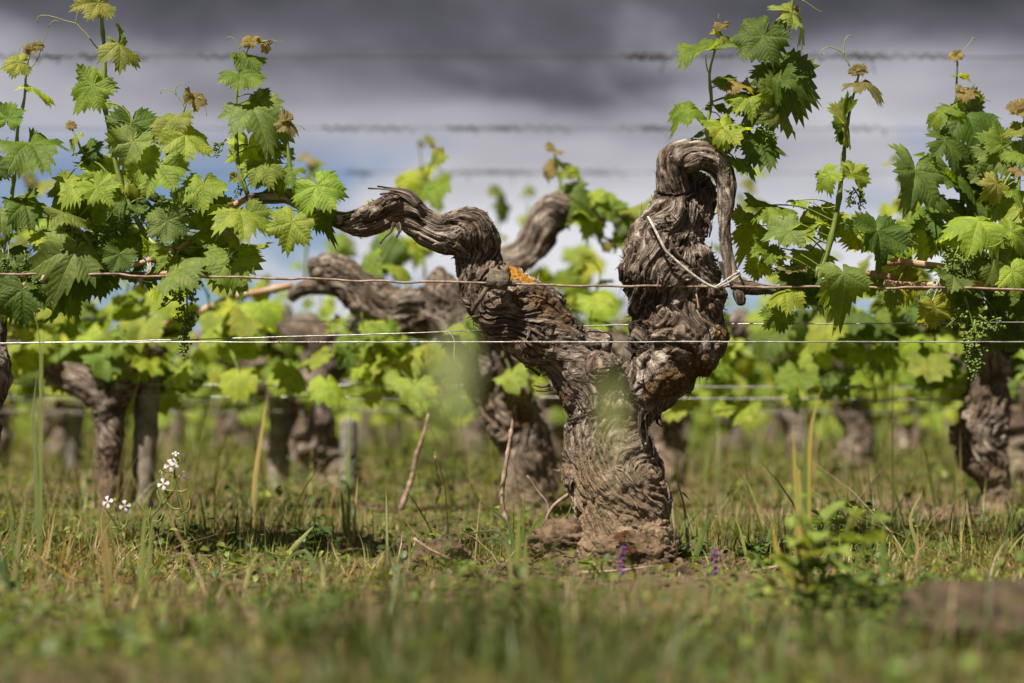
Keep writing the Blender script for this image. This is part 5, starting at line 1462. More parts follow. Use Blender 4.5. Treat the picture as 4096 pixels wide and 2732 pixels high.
PF = [(0.038, 0.062, 0.009), (0.052, 0.078, 0.012), (0.066, 0.092, 0.016), (0.048, 0.072, 0.018), (0.085, 0.098, 0.022), (0.13, 0.105, 0.042)]  # darker grass palette: shade over the near foreground is put into the colour
PC0 = [(0.10, 0.14, 0.05), (0.13, 0.16, 0.04), (0.05, 0.075, 0.018)]
PDRY = [(0.30, 0.225, 0.125), (0.24, 0.165, 0.085), (0.36, 0.285, 0.17), (0.20, 0.15, 0.085)]
def bare(x, y):
    m = 1 - 0.95 * np.exp(-(((x - 0.10) / 0.27) ** 2 + ((y + 0.12) / 0.26) ** 2) ** 1.5)
    m *= 1 - 0.72 * np.exp(-(((x - 0.05) / 0.30) ** 2 + ((y + 0.42) / 0.22) ** 2) ** 1.5)
    m *= 1 - 0.75 * np.exp(-((y - 1.0) / 0.16) ** 2)
    m *= 1 - 0.55 * np.exp(-((x - 1.3) ** 2 / 0.2 + (y + 1.2) ** 2 / 0.08))
    m *= 1 - 0.6 * np.exp(-((x - 0.05) ** 2 / 0.10 + (y + 1.0) ** 2 / 0.03))
    return m
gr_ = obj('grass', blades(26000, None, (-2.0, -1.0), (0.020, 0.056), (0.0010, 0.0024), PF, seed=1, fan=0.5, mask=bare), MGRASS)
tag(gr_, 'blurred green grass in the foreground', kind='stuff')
gr_ = obj('grass', blades(17000, None, (-1.05, -0.25), (0.009, 0.026), (0.0008, 0.0018), PG, seed=22, fan=0.5, mask=bare), MGRASS)
tag(gr_, 'very short soft-focus grass just in front of the old vine', kind='stuff')
gr_ = obj('grass', blades(30000, None, (-0.3, 0.75), (0.018, 0.052), (0.0008, 0.0019), PG, seed=2, fan=0.5, mask=bare), MGRASS)
tag(gr_, 'short green grass around the foot of the old vine', kind='stuff')
gr_ = obj('grass', blades(30000, None, (0.7, 4.0), (0.025, 0.075), (0.0012, 0.0028), PG, seed=3, fan=0.6, mask=bare, segs=3), MGRASS)
tag(gr_, 'blurred grass between the vine rows', kind='stuff')
gr_ = obj('grass', blades(30000, None, (4.0, 16.0), (0.07, 0.16), (0.003, 0.007), PG, seed=4, fan=1.0, segs=2), MGRASS)
tag(gr_, 'far blurred grass under the rows', kind='stuff')
gr_ = obj('grass', blades(1700, None, (-2.0, 0.6), (0.035, 0.085), (0.0016, 0.0036), PF + PC0, seed=8, fan=0.5, mask=bare, bend=(0.2, 1.1), lean_amt=0.4), MGRASS)
tag(gr_, 'broader arching grass blades scattered through the foreground', kind='stuff')
gr_ = obj('tall_grass', blades(1500, None, (0.55, 4.5), (0.10, 0.22), (0.0012, 0.0030), PG + PDRY[:2] + PG, seed=31, fan=0.5, segs=5, bend=(0.05, 0.5), lean_amt=0.12), MGRASS)
tag(gr_, 'tall thin grass stems standing between the vine rows', kind='stuff')
gr_ = obj('dry_grass', blades(9000, None, (-1.7, 2.0), (0.018, 0.055), (0.0007, 0.0017), PDRY, bend=(0.2, 1.6), seed=5, fan=0.5, lean_amt=0.7), MGRASS)
tag(gr_, 'straw-coloured dead grass lying among the green', kind='stuff')
def drym(x, y):
    return np.exp(-((x + 0.50) ** 2 / 0.09 + (y + 0.16) ** 2 / 0.02)) + 0.7 * np.exp(-((x - 0.95) ** 2 / 0.12 + (y + 0.35) ** 2 / 0.03)) + 0.05
gr_ = obj('straw', blades(12000, (-1.1, 1.2), (-0.6, 0.2), (0.025, 0.07), (0.0008, 0.0018), PDRY, bend=(0.4, 1.8), seed=6, mask=drym, lean_amt=1.1), MGRASS)
tag(gr_, 'matted tan straw in front of the white-flowered herb', kind='stuff')

def covers(n, yr, seed, size, pal, fan, hgt, mask):
    """tiny broad leaves of ground-cover herbs"""
    rr = np.random.default_rng(seed)
    d = np.sqrt(rr.uniform((yr[0] + 2.8) ** 2, (yr[1] + 2.8) ** 2, n))
    y = d - 2.8
    x = rr.uniform(-1, 1, n) * (0.36 * d + fan)
    p3 = np.stack([x, y, x * 0], -1)
    cl = fbm(p3 * 4.5, 3, 91 + seed)
    keep = (rr.random(n) < np.clip(0.35 + 1.6 * cl, 0.03, 1)) & (rr.random(n) < mask(x, y))
    x, y, p3 = x[keep], y[keep], p3[keep]
    n = len(x)
    z = ground_arr(x, y) + rr.gamma(2, 0.5, n) * hgt
    s = rr.uniform(size[0], size[1], n)
    a = rr.uniform(0, 6.283, n)
    el = rr.normal(0.25, 0.4, n)
    f = np.stack([np.cos(a) * np.cos(el), np.sin(a) * np.cos(el), np.sin(el)], -1)
    sd = np.stack([-np.sin(a), np.cos(a), rr.normal(0, 0.35, n)], -1)
    up = np.cross(f, sd)
    c = np.stack([x, y, z], -1)
    S = s[:, None]
    V = np.stack([c, c + S * (0.45 * f + 0.36 * sd + 0.10 * up), c + S * (0.85 * f + 0.26 * sd + 0.02 * up), c + S * f * 1.05 - S * up * 0.15, c + S * (0.85 * f - 0.26 * sd + 0.02 * up), c + S * (0.45 * f - 0.36 * sd + 0.10 * up), c + S * 0.5 * f], 1).reshape(-1, 3)
    b = np.arange(n) * 7
    F = np.concatenate([np.stack([b + 6, b + i, b + (i + 1) % 6], -1) for i in range(6)])
    pal = np.array(pal)
    C = pal[rr.integers(0, len(pal), n)] * rr.uniform(0.7, 1.3, (n, 1))
    C = np.concatenate([np.repeat(C, 7, 0), np.ones((n * 7, 1))], 1)
    me = mesh_np('ground_cover', V, F)
    set_attr(me, 'col', 'FLOAT_COLOR', C, 'color')
    return me
PC = [(0.050, 0.090, 0.016), (0.075, 0.12, 0.022), (0.11, 0.155, 0.028), (0.06, 0.10, 0.035), (0.15, 0.18, 0.03)]
tag(obj('ground_cover', covers(34000, (-1.9, 0.9), 1, (0.006, 0.018), PC, 0.5, 0.018, bare), MWEED), 'low broad-leaved ground cover among the grass', kind='stuff')
tag(obj('ground_cover', covers(16000, (0.9, 5.0), 2, (0.012, 0.034), PC, 0.6, 0.035, bare), MWEED), 'blurred weeds under the rows behind', kind='stuff')

# soil crumbs scattered on the bare earth
rr = np.random.default_rng(12)
g = Geo()
for _ in range(900):
    if rr.random() < 0.7:
        x, y = rr.normal(0.10, 0.22), rr.normal(-0.10, 0.10)
    else:
        x, y = rr.uniform(-1.1, 1.2), rr.uniform(-1.2, 0.5)
    s = rr.gamma(2, 0.0022)
    ico = ICO[1]
    g.add(np.array([x, y, gz(x, y) + s * 0.3]) + ico[0] * s * rr.uniform(0.6, 1.3, 3) + rr.normal(0, s * 0.18, ico[0].shape), ico[1])
tag(obj('soil_crumbs', g.mesh('soil_crumbs', False), MCLOD), 'brown soil crumbs round the trunk foot', kind='stuff')
def clod(x, y, sx, sy, sz, seed, label, group=None):
    ico = ICO[3]
    _b = bmesh.new()
    bmesh.ops.create_icosphere(_b, subdivisions=5 if sx > 0.03 else 4, radius=1.0)
    V = np.array([v.co[:] for v in _b.verts]); F = [tuple(v.index for v in f.verts) for f in _b.faces]; _b.free()
    V = V * (1 + 0.30 * fbm(V * 1.6 + seed, 3, seed) + 0.16 * fbm(V * 6 + seed, 3, seed + 3) + 0.13 * fbm(V * 15, 3, seed + 4))[:, None]
    V = V * np.array([sx, sy, sz])
    o = obj('soil_clod', mesh_np('soil_clod', V, F), MWET if sx > 0.1 else MCLOD)
    o.location = (x, y, gz(x, y) + sz * 0.25)
    return tag(o, label, 'clod', group)
def onground(px, py, guess=0.0):
    """ground point seen at a display pixel"""
    lo, hi = -2.2, 6.0
    for _ in range(40):
        m = (lo + hi) / 2
        q = D(px, py, m)
        if q.z > gz(q.x, m):
            lo = m
        else:
            hi = m
    q = D(px, py, lo)
    return q.x, lo
for px, dep, sx, sy, sz, sd, lab in [(1010, -0.06, 0.045, 0.035, 0.030, 3, 'crumbly brown clod behind the thin lying twig'), (1040, -0.03, 0.030, 0.030, 0.024, 8, 'small brown clod leaning on the larger clod beside the twig'), (1300, 0.0, 0.075, 0.06, 0.045, 5, 'heap of loose brown earth against the foot of the old trunk'),
                                 (1650, 0.0, 0.020, 0.018, 0.020, 6, 'knobbly grey-brown lump right of the old trunk among weeds'), (1668, -0.02, 0.019, 0.016, 0.022, 7, 'upright pitted lump beside the knobbly one right of the trunk'), (2400, -1.10, 0.17, 0.11, 0.048, 9, 'big dark blurred clod at the right foreground'), (2190, 0.75, 0.07, 0.05, 0.035, 14, 'blurred brown earth mound before the bulbous vine'), (2060, 1.0, 0.09, 0.06, 0.03, 17, 'blurred low earth mound behind the yellow grass')]:
    clod(D(px, 1200, dep).x, dep, sx, sy, sz, sd, lab)
cl = clod(D(1450, 1290, -0.09).x, -0.085, 0.07, 0.04, 0.035, 21, 'loose dark earth in front of the trunk foot')

# dead sticks
def stick(pts, r0, r1, label, mat=MDEAD, knots=True, name='dead_twig', dep=0.0):
    P = crom([tuple(D(p[0], p[1], dep + (p[2] if len(p) > 2 else 0))) for p in pts], 0.006)
    k = len(P)
    R = np.linspace(r0, r1, k)
    if knots:
        for i in range(3, k - 1, 6):
            R[i] *= 1.35
    T_ = thing(name, tuple(P[0]), label, 'twig')
    g = Geo()
    g.tube(P, R, 8)
    part('stem', g.mesh('stem'), mat, T_)
    if knots:
        g = Geo()
        for i in range(3, k - 1, 6):
            s_ = 1 if (i // 6) % 2 else -1
            g.tube(np.array([P[i], P[i] + [s_ * 0.003, -0.001, 0.003], P[i] + [s_ * 0.0045, -0.001, 0.007]]), [0.0016, 0.0013, 0.0006], 5)
        part('bud', g.mesh('bud'), mat, T_)
    return T_
stick([(1168, 1210), (1158, 1180), (1152, 1140), (1158, 1090), (1166, 1040), (1176, 980), (1184, 930)], 0.0046, 0.0034, 'upright bare brown twig left of the old trunk', dep=0.12)
stick([(1318, 1130, 0.0), (1295, 1142), (1268, 1165), (1255, 1190), (1258, 1205), (1266, 1212)], 0.0036, 0.0030, 'curved dead twig bending from the trunk foot to the soil', knots=False, dep=0.02)
stick([(950, 1236), (975, 1255), (1000, 1268), (1035, 1284)], 0.0028, 0.0020, 'thin twig lying across the brown clod', dep=-0.13)
stick([(1210, 1092), (1222, 1108), (1235, 1128), (1256, 1155), (1262, 1190)], 0.0015, 0.0020, 'thin wiry dead stem between the upright twig and the trunk', knots=False, dep=0.08)
stick([(920, 1170), (945, 1100), (955, 1050), (975, 990), (985, 950)], 0.0060, 0.0035, 'blurred bent cane end behind the wires in the second row', dep=0.7, name='dead_twig')
stick([(1620, 1335), (1700, 1318), (1790, 1300), (1850, 1295)], 0.0030, 0.0018, 'pale straw stalk lying on the ground right of the trunk', MDEAD, False, dep=-0.28)
stick([(1330, 1315), (1420, 1310), (1500, 1300)], 0.0026, 0.0018, 'pale stalk lying in front of the trunk foot', MDEAD, False, dep=-0.22)

# ------------------------------------------------------------------ herbs
def blade_thing(name, specs, label, cat, group=None):
    """upright grass plant: each blade or stem its own part. spec: (points as display px, width, depth, colour, kind)"""
    x, y, dep = specs[0][0][0][0], specs[0][0][0][1], specs[0][2]
    p0 = D(x, y, dep)
    R_ = thing(name, (p0.x, dep, gz(p0.x, dep)), label, cat, group)
    for pts, w0, dp, c, kind in specs:
        P3 = [tuple(D(p[0], p[1], dp + (p[2] if len(p) > 2 else 0))) for p in pts]
        b = P3[0]
        P3[0] = (b[0], b[1], min(b[2], gz(b[0], b[1]) - 0.005) if kind != 'free' else b[2])
        P = crom(P3, 0.012)
        k = len(P)
        t = np.linspace(0, 1, k)
        if kind == 'stem':
            g = Geo(); g.tube(P, w0 * (1 - 0.5 * t), 6)
            m = g.mesh('stem')
            o = part('stem', m, MHERB, R_)
        else:
            T, A, B = frames(P)
            vw = np.array([0.25, 1.0, 0.15])
            S_ = np.cross(T, vw)
            S_ /= np.linalg.norm(S_, axis=1)[:, None] + 1e-9
            ww = w0 * np.clip(np.minimum(0.45 + 2.2 * t, 1.0) * (1 - t ** 3), 0.03, 1)
            N_ = np.cross(T, S_)
            V = np.stack([P - S_ * ww[:, None], P + N_ * (0.35 * ww[:, None]), P + S_ * ww[:, None]], 1).reshape(-1, 3)
            F = []
            for i in range(k - 1):
                for j in (0, 1):
                    F.append((3 * i + j, 3 * i + j + 1, 3 * i + 4 + j, 3 * i + 3 + j))
            o = part('blade', mesh_np('blade', V, F), MHERB, R_)
        o.color = (*c, 1)
    return R_
YG, GR, PL, STR = (0.30, 0.25, 0.06), (0.09, 0.14, 0.03), (0.18, 0.22, 0.08), (0.34, 0.27, 0.14)
blade_thing('grass_plant', [([(90, 1330), (92, 1150), (94, 950), (92, 800), (84, 740), (72, 700)], 0.0044, -0.32, (0.14, 0.18, 0.05), 'blade'), ([(92, 1250), (84, 1100), (76, 980), (80, 900), (86, 850)], 0.0046, -0.32, (0.12, 0.16, 0.06), 'blade'), ([(92, 1100), (98, 800), (106, 760), (118, 780), (130, 812)], 0.002, -0.32, (0.16, 0.2, 0.06), 'free')], 'single tall green grass stalk rising through the wires in front of the left shoots', 'grass')
blade_thing('grass_plant', [([(1850, 1400), (1840, 1250), (1828, 1130), (1822, 1000), (1820, 965)], 0.0044, -0.55, YG, 'blade'), ([(1860, 1400), (1855, 1150), (1862, 1000), (1874, 930), (1886, 890)], 0.0046, -0.55, YG, 'blade'), ([(1855, 1400), (1848, 1180), (1850, 1000), (1846, 940)], 0.0045, -0.55, GR, 'blade'), ([(1850, 1400), (1830, 1250), (1836, 1120), (1826, 1060)], 0.0055, -0.55, (0.33, 0.27, 0.09), 'blade'), ([(1842, 1400), (1800, 1300), (1780, 1250), (1776, 1200)], 0.0055, -0.58, YG, 'blade'), ([(1870, 1410), (1900, 1340), (1925, 1290)], 0.0035, -0.58, (0.35, 0.22, 0.06), 'blade')], 'tall yellowing grass tuft standing in front of the right wires', 'grass')
blade_thing('grass_plant', [([(800, 1330), (800, 1150), (802, 1000), (806, 950), (808, 925)], 0.0050, 0.45, (0.13, 0.19, 0.06), 'blade'), ([(795, 1330), (790, 1200), (780, 1100), (770, 1050)], 0.0040, 0.45, (0.13, 0.18, 0.05), 'blade'), ([(805, 1330), (815, 1180), (822, 1090)], 0.0035, 0.45, STR, 'blade')], 'tall blurred green grass stem in front of the short pale stake', 'grass')
blade_thing('grass_plant', [([(580, 1200), (586, 1100), (600, 1000), (612, 920), (614, 900)], 0.0060, 0.6, (0.32, 0.25, 0.10), 'blade'), ([(578, 1200), (584, 1140), (595, 1060)], 0.0045, 0.6, GR, 'blade')], 'yellow and brown grass stem before the grey wooden post', 'grass')
blade_thing('grass_plant', [([(1580, 1220), (1572, 1170), (1556, 1110), (1545, 1066)], 0.0026, 0.05, (0.24, 0.28, 0.14), 'blade'), ([(1565, 1130), (1572, 1135), (1585, 1150)], 0.0022, 0.05, GR, 'free')], 'thin pale grass stem leaning up just right of the old trunk', 'grass')
blade_thing('grass_plant', [([(1185, 1250), (1170, 1210), (1130, 1170), (1097, 1150)], 0.0034, 0.03, (0.10, 0.14, 0.06), 'blade'), ([(1190, 1250), (1150, 1225), (1100, 1222), (1060, 1228)], 0.0034, 0.0, (0.13, 0.16, 0.08), 'blade'), ([(1190, 1250), (1150, 1240), (1110, 1240), (1075, 1250)], 0.003, -0.01, (0.11, 0.15, 0.07), 'blade'), ([(1195, 1250), (1202, 1200), (1204, 1150), (1206, 1132)], 0.0024, 0.02, GR, 'blade'), ([(1200, 1250), (1220, 1215), (1240, 1190), (1252, 1180)], 0.0030, 0.02, GR, 'blade'), ([(1195, 1250), (1170, 1215), (1160, 1195)], 0.003, 0.02, GR, 'blade'), ([(1255, 1255), (1290, 1215), (1305, 1180), (1318, 1140)], 0.003, 0.05, GR, 'blade')], 'arching grey-green grass tussock at the foot of the upright twig', 'grass')
blade_thing('grass_plant', [([(1185, 1330), (1190, 1230), (1192, 1180), (1192, 1160)], 0.0042, -0.55, (0.17, 0.20, 0.05), 'blade'), ([(1210, 1330), (1206, 1270), (1210, 1220)], 0.004, -0.55, (0.16, 0.18, 0.05), 'blade'), ([(1178, 1330), (1165, 1260), (1150, 1230)], 0.004, -0.55, (0.19, 0.2, 0.07), 'blade')], 'blurred yellow-green blades in front of the tussock', 'grass')
blade_thing('grass_plant', [([(320, 1420), (325, 1300), (330, 1220), (340, 1130)], 0.0048, -0.6, (0.15, 0.19, 0.05), 'blade'), ([(330, 1420), (345, 1250), (352, 1160)], 0.0038, -0.6, (0.14, 0.18, 0.05), 'blade'), ([(260, 1420), (250, 1300), (240, 1210), (232, 1160)], 0.0045, -0.6, (0.22, 0.18, 0.07), 'blade'), ([(250, 1400), (235, 1260), (222, 1180)], 0.0034, -0.6, (0.22, 0.17, 0.06), 'blade')], 'blurred upright blades between the two white-flowered herbs', 'grass')
blade_thing('grass_plant', [([(30, 1330), (45, 1230), (60, 1140), (66, 1110)], 0.0048, -0.5, (0.16, 0.17, 0.07), 'blade'), ([(100, 1330), (115, 1240), (128, 1165)], 0.0026, -0.2, (0.30, 0.28, 0.14), 'blade'), ([(40, 1330), (30, 1250), (22, 1180), (14, 1150)], 0.0036, -0.4, GR, 'blade'), ([(10, 1330), (0, 1300), (-10, 1275), (-40, 1260)], 0.010, -0.8, (0.05, 0.09, 0.03), 'blade')], 'loose grass blades at the left edge by the tall stalk', 'grass')
blade_thing('grass_plant', [([(2120, 1300), (2105, 1250), (2090, 1190), (2115, 1135), (2118, 1120)], 0.0034, -0.15, (0.24, 0.24, 0.1), 'blade'), ([(2095, 1300), (2085, 1240), (2070, 1200)], 0.0036, -0.15, GR, 'blade'), ([(2030, 1330), (2028, 1240), (2032, 1180)], 0.0044, -0.55, GR, 'blade')], 'slender grass blades right of the broad-leaved weed', 'grass')
blade_thing('grass_plant', [([(1745, 1290), (1765, 1235), (1780, 1190), (1790, 1150)], 0.0034, -0.05, GR, 'blade'), ([(1720, 1270), (1700, 1220), (1685, 1185)], 0.0030, -0.05, (0.22, 0.26, 0.08), 'blade'), ([(1560, 1270), (1568, 1235), (1575, 1205)], 0.003, 0.0, (0.14, 0.2, 0.06), 'blade'), ([(1590, 1270), (1612, 1230), (1620, 1205), (1606, 1195)], 0.006, -0.03, GR, 'blade')], 'green blades among the low weeds right of the trunk', 'grass')
blade_thing('grass_plant', [([(660, 1270), (690, 1240), (722, 1205)], 0.004, -0.15, (0.26, 0.28, 0.12), 'free'), ([(560, 1330), (580, 1290), (600, 1265)], 0.004, -0.4, (0.26, 0.26, 0.1), 'blade'), ([(740, 1290), (700, 1265), (655, 1290)], 0.006, -0.3, (0.14, 0.19, 0.09), 'blade'), ([(890, 1260), (888, 1200), (886, 1120)], 0.0026, -0.02, (0.22, 0.26, 0.12), 'blade'), ([(945, 1250), (930, 1210), (905, 1190)], 0.003, 0.0, GR, 'blade')], 'scattered pale blades between the feathery weed and the clod', 'grass')
# very near blades, thrown far out of focus
blade_thing('grass_plant', [([(1010, 1560), (1022, 1250), (1028, 1050), (1034, 940)], 0.0008, -2.12, (0.19, 0.23, 0.10), 'stem'), ([(1030, 975), (1036, 900), (1044, 830), (1046, 780), (1040, 765)], 0.0085, -2.12, (0.21, 0.25, 0.11), 'free')], 'very near, wholly blurred pale green blade crossing the dark trunk behind', 'grass')
blade_thing('grass_plant', [([(1395, 1560), (1400, 1300), (1406, 1100), (1405, 1000)], 0.0008, -2.02, (0.20, 0.24, 0.10), 'stem'), ([(1406, 1030), (1405, 960), (1402, 900), (1398, 840)], 0.0055, -2.02, (0.21, 0.25, 0.10), 'free')], 'very near, wholly blurred pale green blade crossing the focused trunk', 'grass')
# wild oat
OAT = thing('wild_oat', (D(1020, 1230, 0.25).x, 0.25, gz(0.0, 0.25)), 'nodding wild oat with pale spikelets, left of the upright twig', 'oat')
g = Geo(); P = crom([tuple(D(x, y, 0.25)) for x, y in [(1030, 1240), (1026, 1170), (1020, 1110), (1010, 1070), (1003, 1045), (996, 1038)]], 0.01); g.tube(P, np.linspace(0.0016, 0.0008, len(P)), 5)
o = part('stem', g.mesh('stem'), MHERB, OAT); o.color = (0.22, 0.19, 0.06, 1)
for x, y, a_, s_ in [(998, 1045, -80, 0.016), (1001, 1062, -85, 0.018), (1003, 1085, -75, 0.017), (1010, 1100, -70, 0.014), (1014, 1120, -120, 0.014), (1008, 1135, -110, 0.02)]:
    p = np.array(D(x, y, 0.25)); d = np.array([math.cos(rad(a_)), 0, math.sin(rad(a_))])
    g = Geo(); P = crom([p, p + d * s_ * 0.5, p + d * s_], 0.003); k = len(P); g.tube(P, 0.0026 * np.sin(np.linspace(0.2, 2.9, k)), 6)
    o = part('spikelet', g.mesh('spikelet'), MHERB, OAT); o.color = (0.42, 0.38, 0.20, 1)

# white-flowered radish
def petal_flower(root, c, r, nrm, col_):
    n = Vector(nrm).normalized()
    t = n.cross(Vector((0.3, 0.2, 1))).normalized()
    b = n.cross(t)
    g = Geo()
    for q in range(4):
        a_ = q * math.pi / 2 + 0.5
        d = np.array(t * math.cos(a_) + b * math.sin(a_)); s_ = np.array(-t * math.sin(a_) + b * math.cos(a_)); N_ = np.array(n); c_ = np.array(c)
        V, F = [], []
        prof = [(0.1, 0.06, 0), (0.45, 0.16, 0.10), (0.75, 0.36, 0.12), (0.95, 0.34, 0.05), (1.05, 0.18, 0.0)]
        for u, w_, z_ in prof:
            for e in (-1, 0, 1):
                V.append(c_ + r * (u * d + e * w_ * s_ + N_ * (z_ - 0.05 * (e == 0))))
        for i in range(len(prof) - 1):
            for j in (0, 1):
                F.append((3 * i + j, 3 * i + j + 1, 3 * i + 4 + j, 3 * i + 3 + j))
        g.add(V, F)
    o = part('flower', g.mesh('flower'), MPETAL, root); o.color = col_
    g = Geo(); g.ball(np.array(c) + np.array(n) * r * 0.15, r * 0.14, 1)
    o2 = obj('stamens', g.mesh('stamens'), MHERB, o); o2.color = (0.5, 0.42, 0.04, 1)
def radish(base, stems, flowers, pods, buds, dep, label):
    p0 = D(*base, dep)
    R_ = thing('radish_plant', (p0.x, dep, gz(p0.x, dep)), label, 'wildflower')
    for pts, r in stems:
        P = crom([tuple(D(x, y, dep)) for x, y in pts], 0.008)
        g = Geo(); g.tube(P, np.linspace(r, r * 0.55, len(P)), 6)
        o = part('stem', g.mesh('stem'), MHERB, R_); o.color = (0.13, 0.19, 0.05, 1)
    for pts in pods:
        P = crom([tuple(D(x, y, dep - 0.004)) for x, y in pts], 0.004); k = len(P)
        g = Geo(); g.tube(P, 0.0006 + 0.0011 * np.sin(np.linspace(0, math.pi, k)) ** 0.7, 6)
        o = part('pod', g.mesh('pod'), MHERB, R_); o.color = (0.19, 0.24, 0.07, 1)
    for x, y, r, nv in flowers:
        petal_flower(R_, D(x, y, dep - 0.006), r, nv, (0.58, 0.55, 0.62, 1))
    for x, y in buds:
        g = Geo(); c = np.array(D(x, y, dep - 0.004)); g.tube(np.array([c - [0, 0, 0.003], c, c + [0, 0, 0.004]]), [0.0008, 0.0018, 0.0008], 6)
        o = part('bud', g.mesh('bud'), MHERB, R_); o.color = (0.25, 0.30, 0.07, 1)
    return R_
zr = lambda x, y: ((x / 1.9592) / K, (1400 + y / 1.9592) / K)
zl = lambda L: [zr(*p) for p in L]
radish(zr(1455, 1480), [(zl([(1458, 1480), (1440, 1300), (1410, 1180), (1380, 1060), (1368, 950), (1372, 850), (1372, 800)]), 0.0022), (zl([(1178, 1560), (1182, 1330), (1240, 1250), (1320, 1160), (1368, 1080), (1362, 980)]), 0.0022), (zl([(1368, 980), (1340, 955), (1300, 960), (1270, 975)]), 0.001), (zl([(1375, 1000), (1400, 995), (1440, 985)]), 0.001), (zl([(1366, 1040), (1330, 1050), (1290, 1050)]), 0.0009), (zl([(1366, 1000), (1330, 990), (1300, 1020)]), 0.0008)],
       [(*zr(1335, 905), 0.0105, (0.1, -1, 0.2)), (*zr(1375, 885), 0.009, (0.5, -0.8, 0.5)), (*zr(1280, 1050), 0.0100, (-0.1, -1, 0.3)), (*zr(1440, 985), 0.008, (1, -0.5, 0.1)), (*zr(1268, 972), 0.007, (-0.9, -0.4, -0.2)), (*zr(1376, 812), 0.006, (0.1, -0.6, 0.8))],
       [zl([(1240, 1250), (1260, 1190), (1238, 1140), (1232, 1100)]), zl([(1170, 1310), (1130, 1260), (1105, 1190), (1098, 1150)]), zl([(1190, 1335), (1240, 1345), (1270, 1310), (1280, 1270)]), zl([(1180, 1430), (1165, 1330), (1180, 1260), (1178, 1230)]), zl([(1320, 1160), (1285, 1120), (1262, 1080)]), zl([(1420, 1245), (1360, 1245), (1320, 1210), (1305, 1195)]), zl([(1430, 1280), (1470, 1260), (1488, 1220), (1485, 1170)]), zl([(1390, 1100), (1430, 1112), (1470, 1085)]), zl([(1375, 1110), (1340, 1105), (1300, 1095)]), zl([(1440, 1315), (1410, 1320), (1385, 1332)]), zl([(1175, 1400), (1140, 1390), (1130, 1360), (1150, 1330), (1170, 1310)])],
       [zr(1390, 850), zr(1402, 860), zr(1385, 838), zr(1408, 875), zr(1285, 935), zr(1255, 958), zr(1298, 1022), zr(1405, 1000), zr(1352, 940), zr(1395, 880)], -0.08, 'white-flowered wild radish with curved green pods in front of the dark post')
radish(zr(940, 1470), [(zl([(960, 1520), (940, 1400), (915, 1290), (900, 1185)]), 0.0016), (zl([(900, 1190), (880, 1172), (850, 1185)]), 0.0009), (zl([(905, 1195), (930, 1198), (965, 1215)]), 0.0009)], [(*zr(845, 1190), 0.0100, (-0.4, -1, 0.2)), (*zr(980, 1222), 0.0095, (0.2, -1, 0.1))], [zl([(940, 1410), (990, 1370), (998, 1320), (996, 1285)]), zl([(935, 1390), (900, 1392), (870, 1388)]), zl([(912, 1295), (890, 1298), (875, 1293)])], [zr(898, 1178), zr(905, 1182)], -0.10, 'smaller white radish flower with two blossoms beside the podded one')

# broad-leaved weeds
def herb_leaf(seed, lobed=0.0, segs=10, ratio=0.32):
    """a single herb leaf along +Y with midrib fold; lobed > 0 gives cut edges"""
    rr = np.random.default_rng(seed)
    V, F = [], []
    for i in range(segs + 1):
        t = i / segs
        w_ = ratio * math.sin(math.pi * min(1, t ** 0.75 * 0.96 + 0.03)) + 0.01
        if lobed and i % 2 == 0:
            w_ *= 1 - lobed
        z = -0.35 * t * t + 0.05 * math.sin(t * 9 + seed)
        V += [(-w_, t + (0.05 if lobed else 0), z + w_ * 0.35), (0, t, z), (w_, t + (0.05 if lobed else 0), z + w_ * 0.35)]
    for i in range(segs):
        for j in (0, 1):
            F.append((3 * i + j, 3 * i + j + 1, 3 * i + 4 + j, 3 * i + 3 + j))
    m = mesh_np('herb_leaf', np.array(V), F)
    m.materials.append(MHERB)
    return m
HL = [herb_leaf(i, 0.0, 9, 0.27) for i in range(3)]
HC = [herb_leaf(i + 10, 0.72, 12, 0.40) for i in range(3)]
def herb(px, py, dep, stems, label, col_, leafset, size, nleaf, name='weed', spread=0.06, seed=0, cat='weed'):
    rr = random.Random(seed)
    p0 = D(px, py, dep)
    z0 = gz(p0.x, dep)
    R_ = thing(name, (p0.x, dep, z0), label, cat)
    for s in range(stems):
        hgt = rr.uniform(0.6, 1.0) * size[1]
        tip = Vector((p0.x + rr.gauss(0, spread), dep + rr.gauss(0, spread), z0 + hgt))
        base = Vector((p0.x + rr.gauss(0, 0.01), dep + rr.gauss(0, 0.01), z0 - 0.005))
        P = crom([tuple(base), tuple(base.lerp(tip, 0.5) + Vector((rr.gauss(0, 0.01), 0, 0.01))), tuple(tip)], 0.01)
        g = Geo(); g.tube(P, np.linspace(0.0024, 0.0012, len(P)), 5)
        o = part('stem', g.mesh('stem'), MHERB, R_); o.color = (*col_, 1)
        for q in range(nleaf):
            t = (q + 0.7) / nleaf
            pos = Vector(P[min(len(P) - 1, int(t * (len(P) - 1)))])
            a_ = q * 2.4 + rr.uniform(-0.4, 0.4)
            out = Vector((math.cos(a_), math.sin(a_), rr.uniform(0.1, 0.9)))
            nrm = Vector((-out.x * 0.5, -out.y * 0.5, 1.0)) + Vector((rr.gauss(0, 0.2), rr.gauss(0, 0.2), 0))
            lo = bpy.data.objects.new('leaf', rr.choice(leafset))
            col.objects.link(lo); lo.parent = R_
            lo.matrix_basis = Matrix.Translation(-R_.location) @ leaf_matrix(pos, out, nrm, rr.uniform(0.6, 1.0) * size[0] * (1.1 - 0.5 * t))
            k = rr.uniform(0.8, 1.25)
            lo.color = (col_[0] * k, col_[1] * k, col_[2] * k, 1)
    return R_
herb(1880, 1400, -0.75, 9, 'bright blurred broad-leaved weed in front of the right wires', (0.15, 0.205, 0.045), HL, (0.085, 0.16), 4, spread=0.045, seed=3)
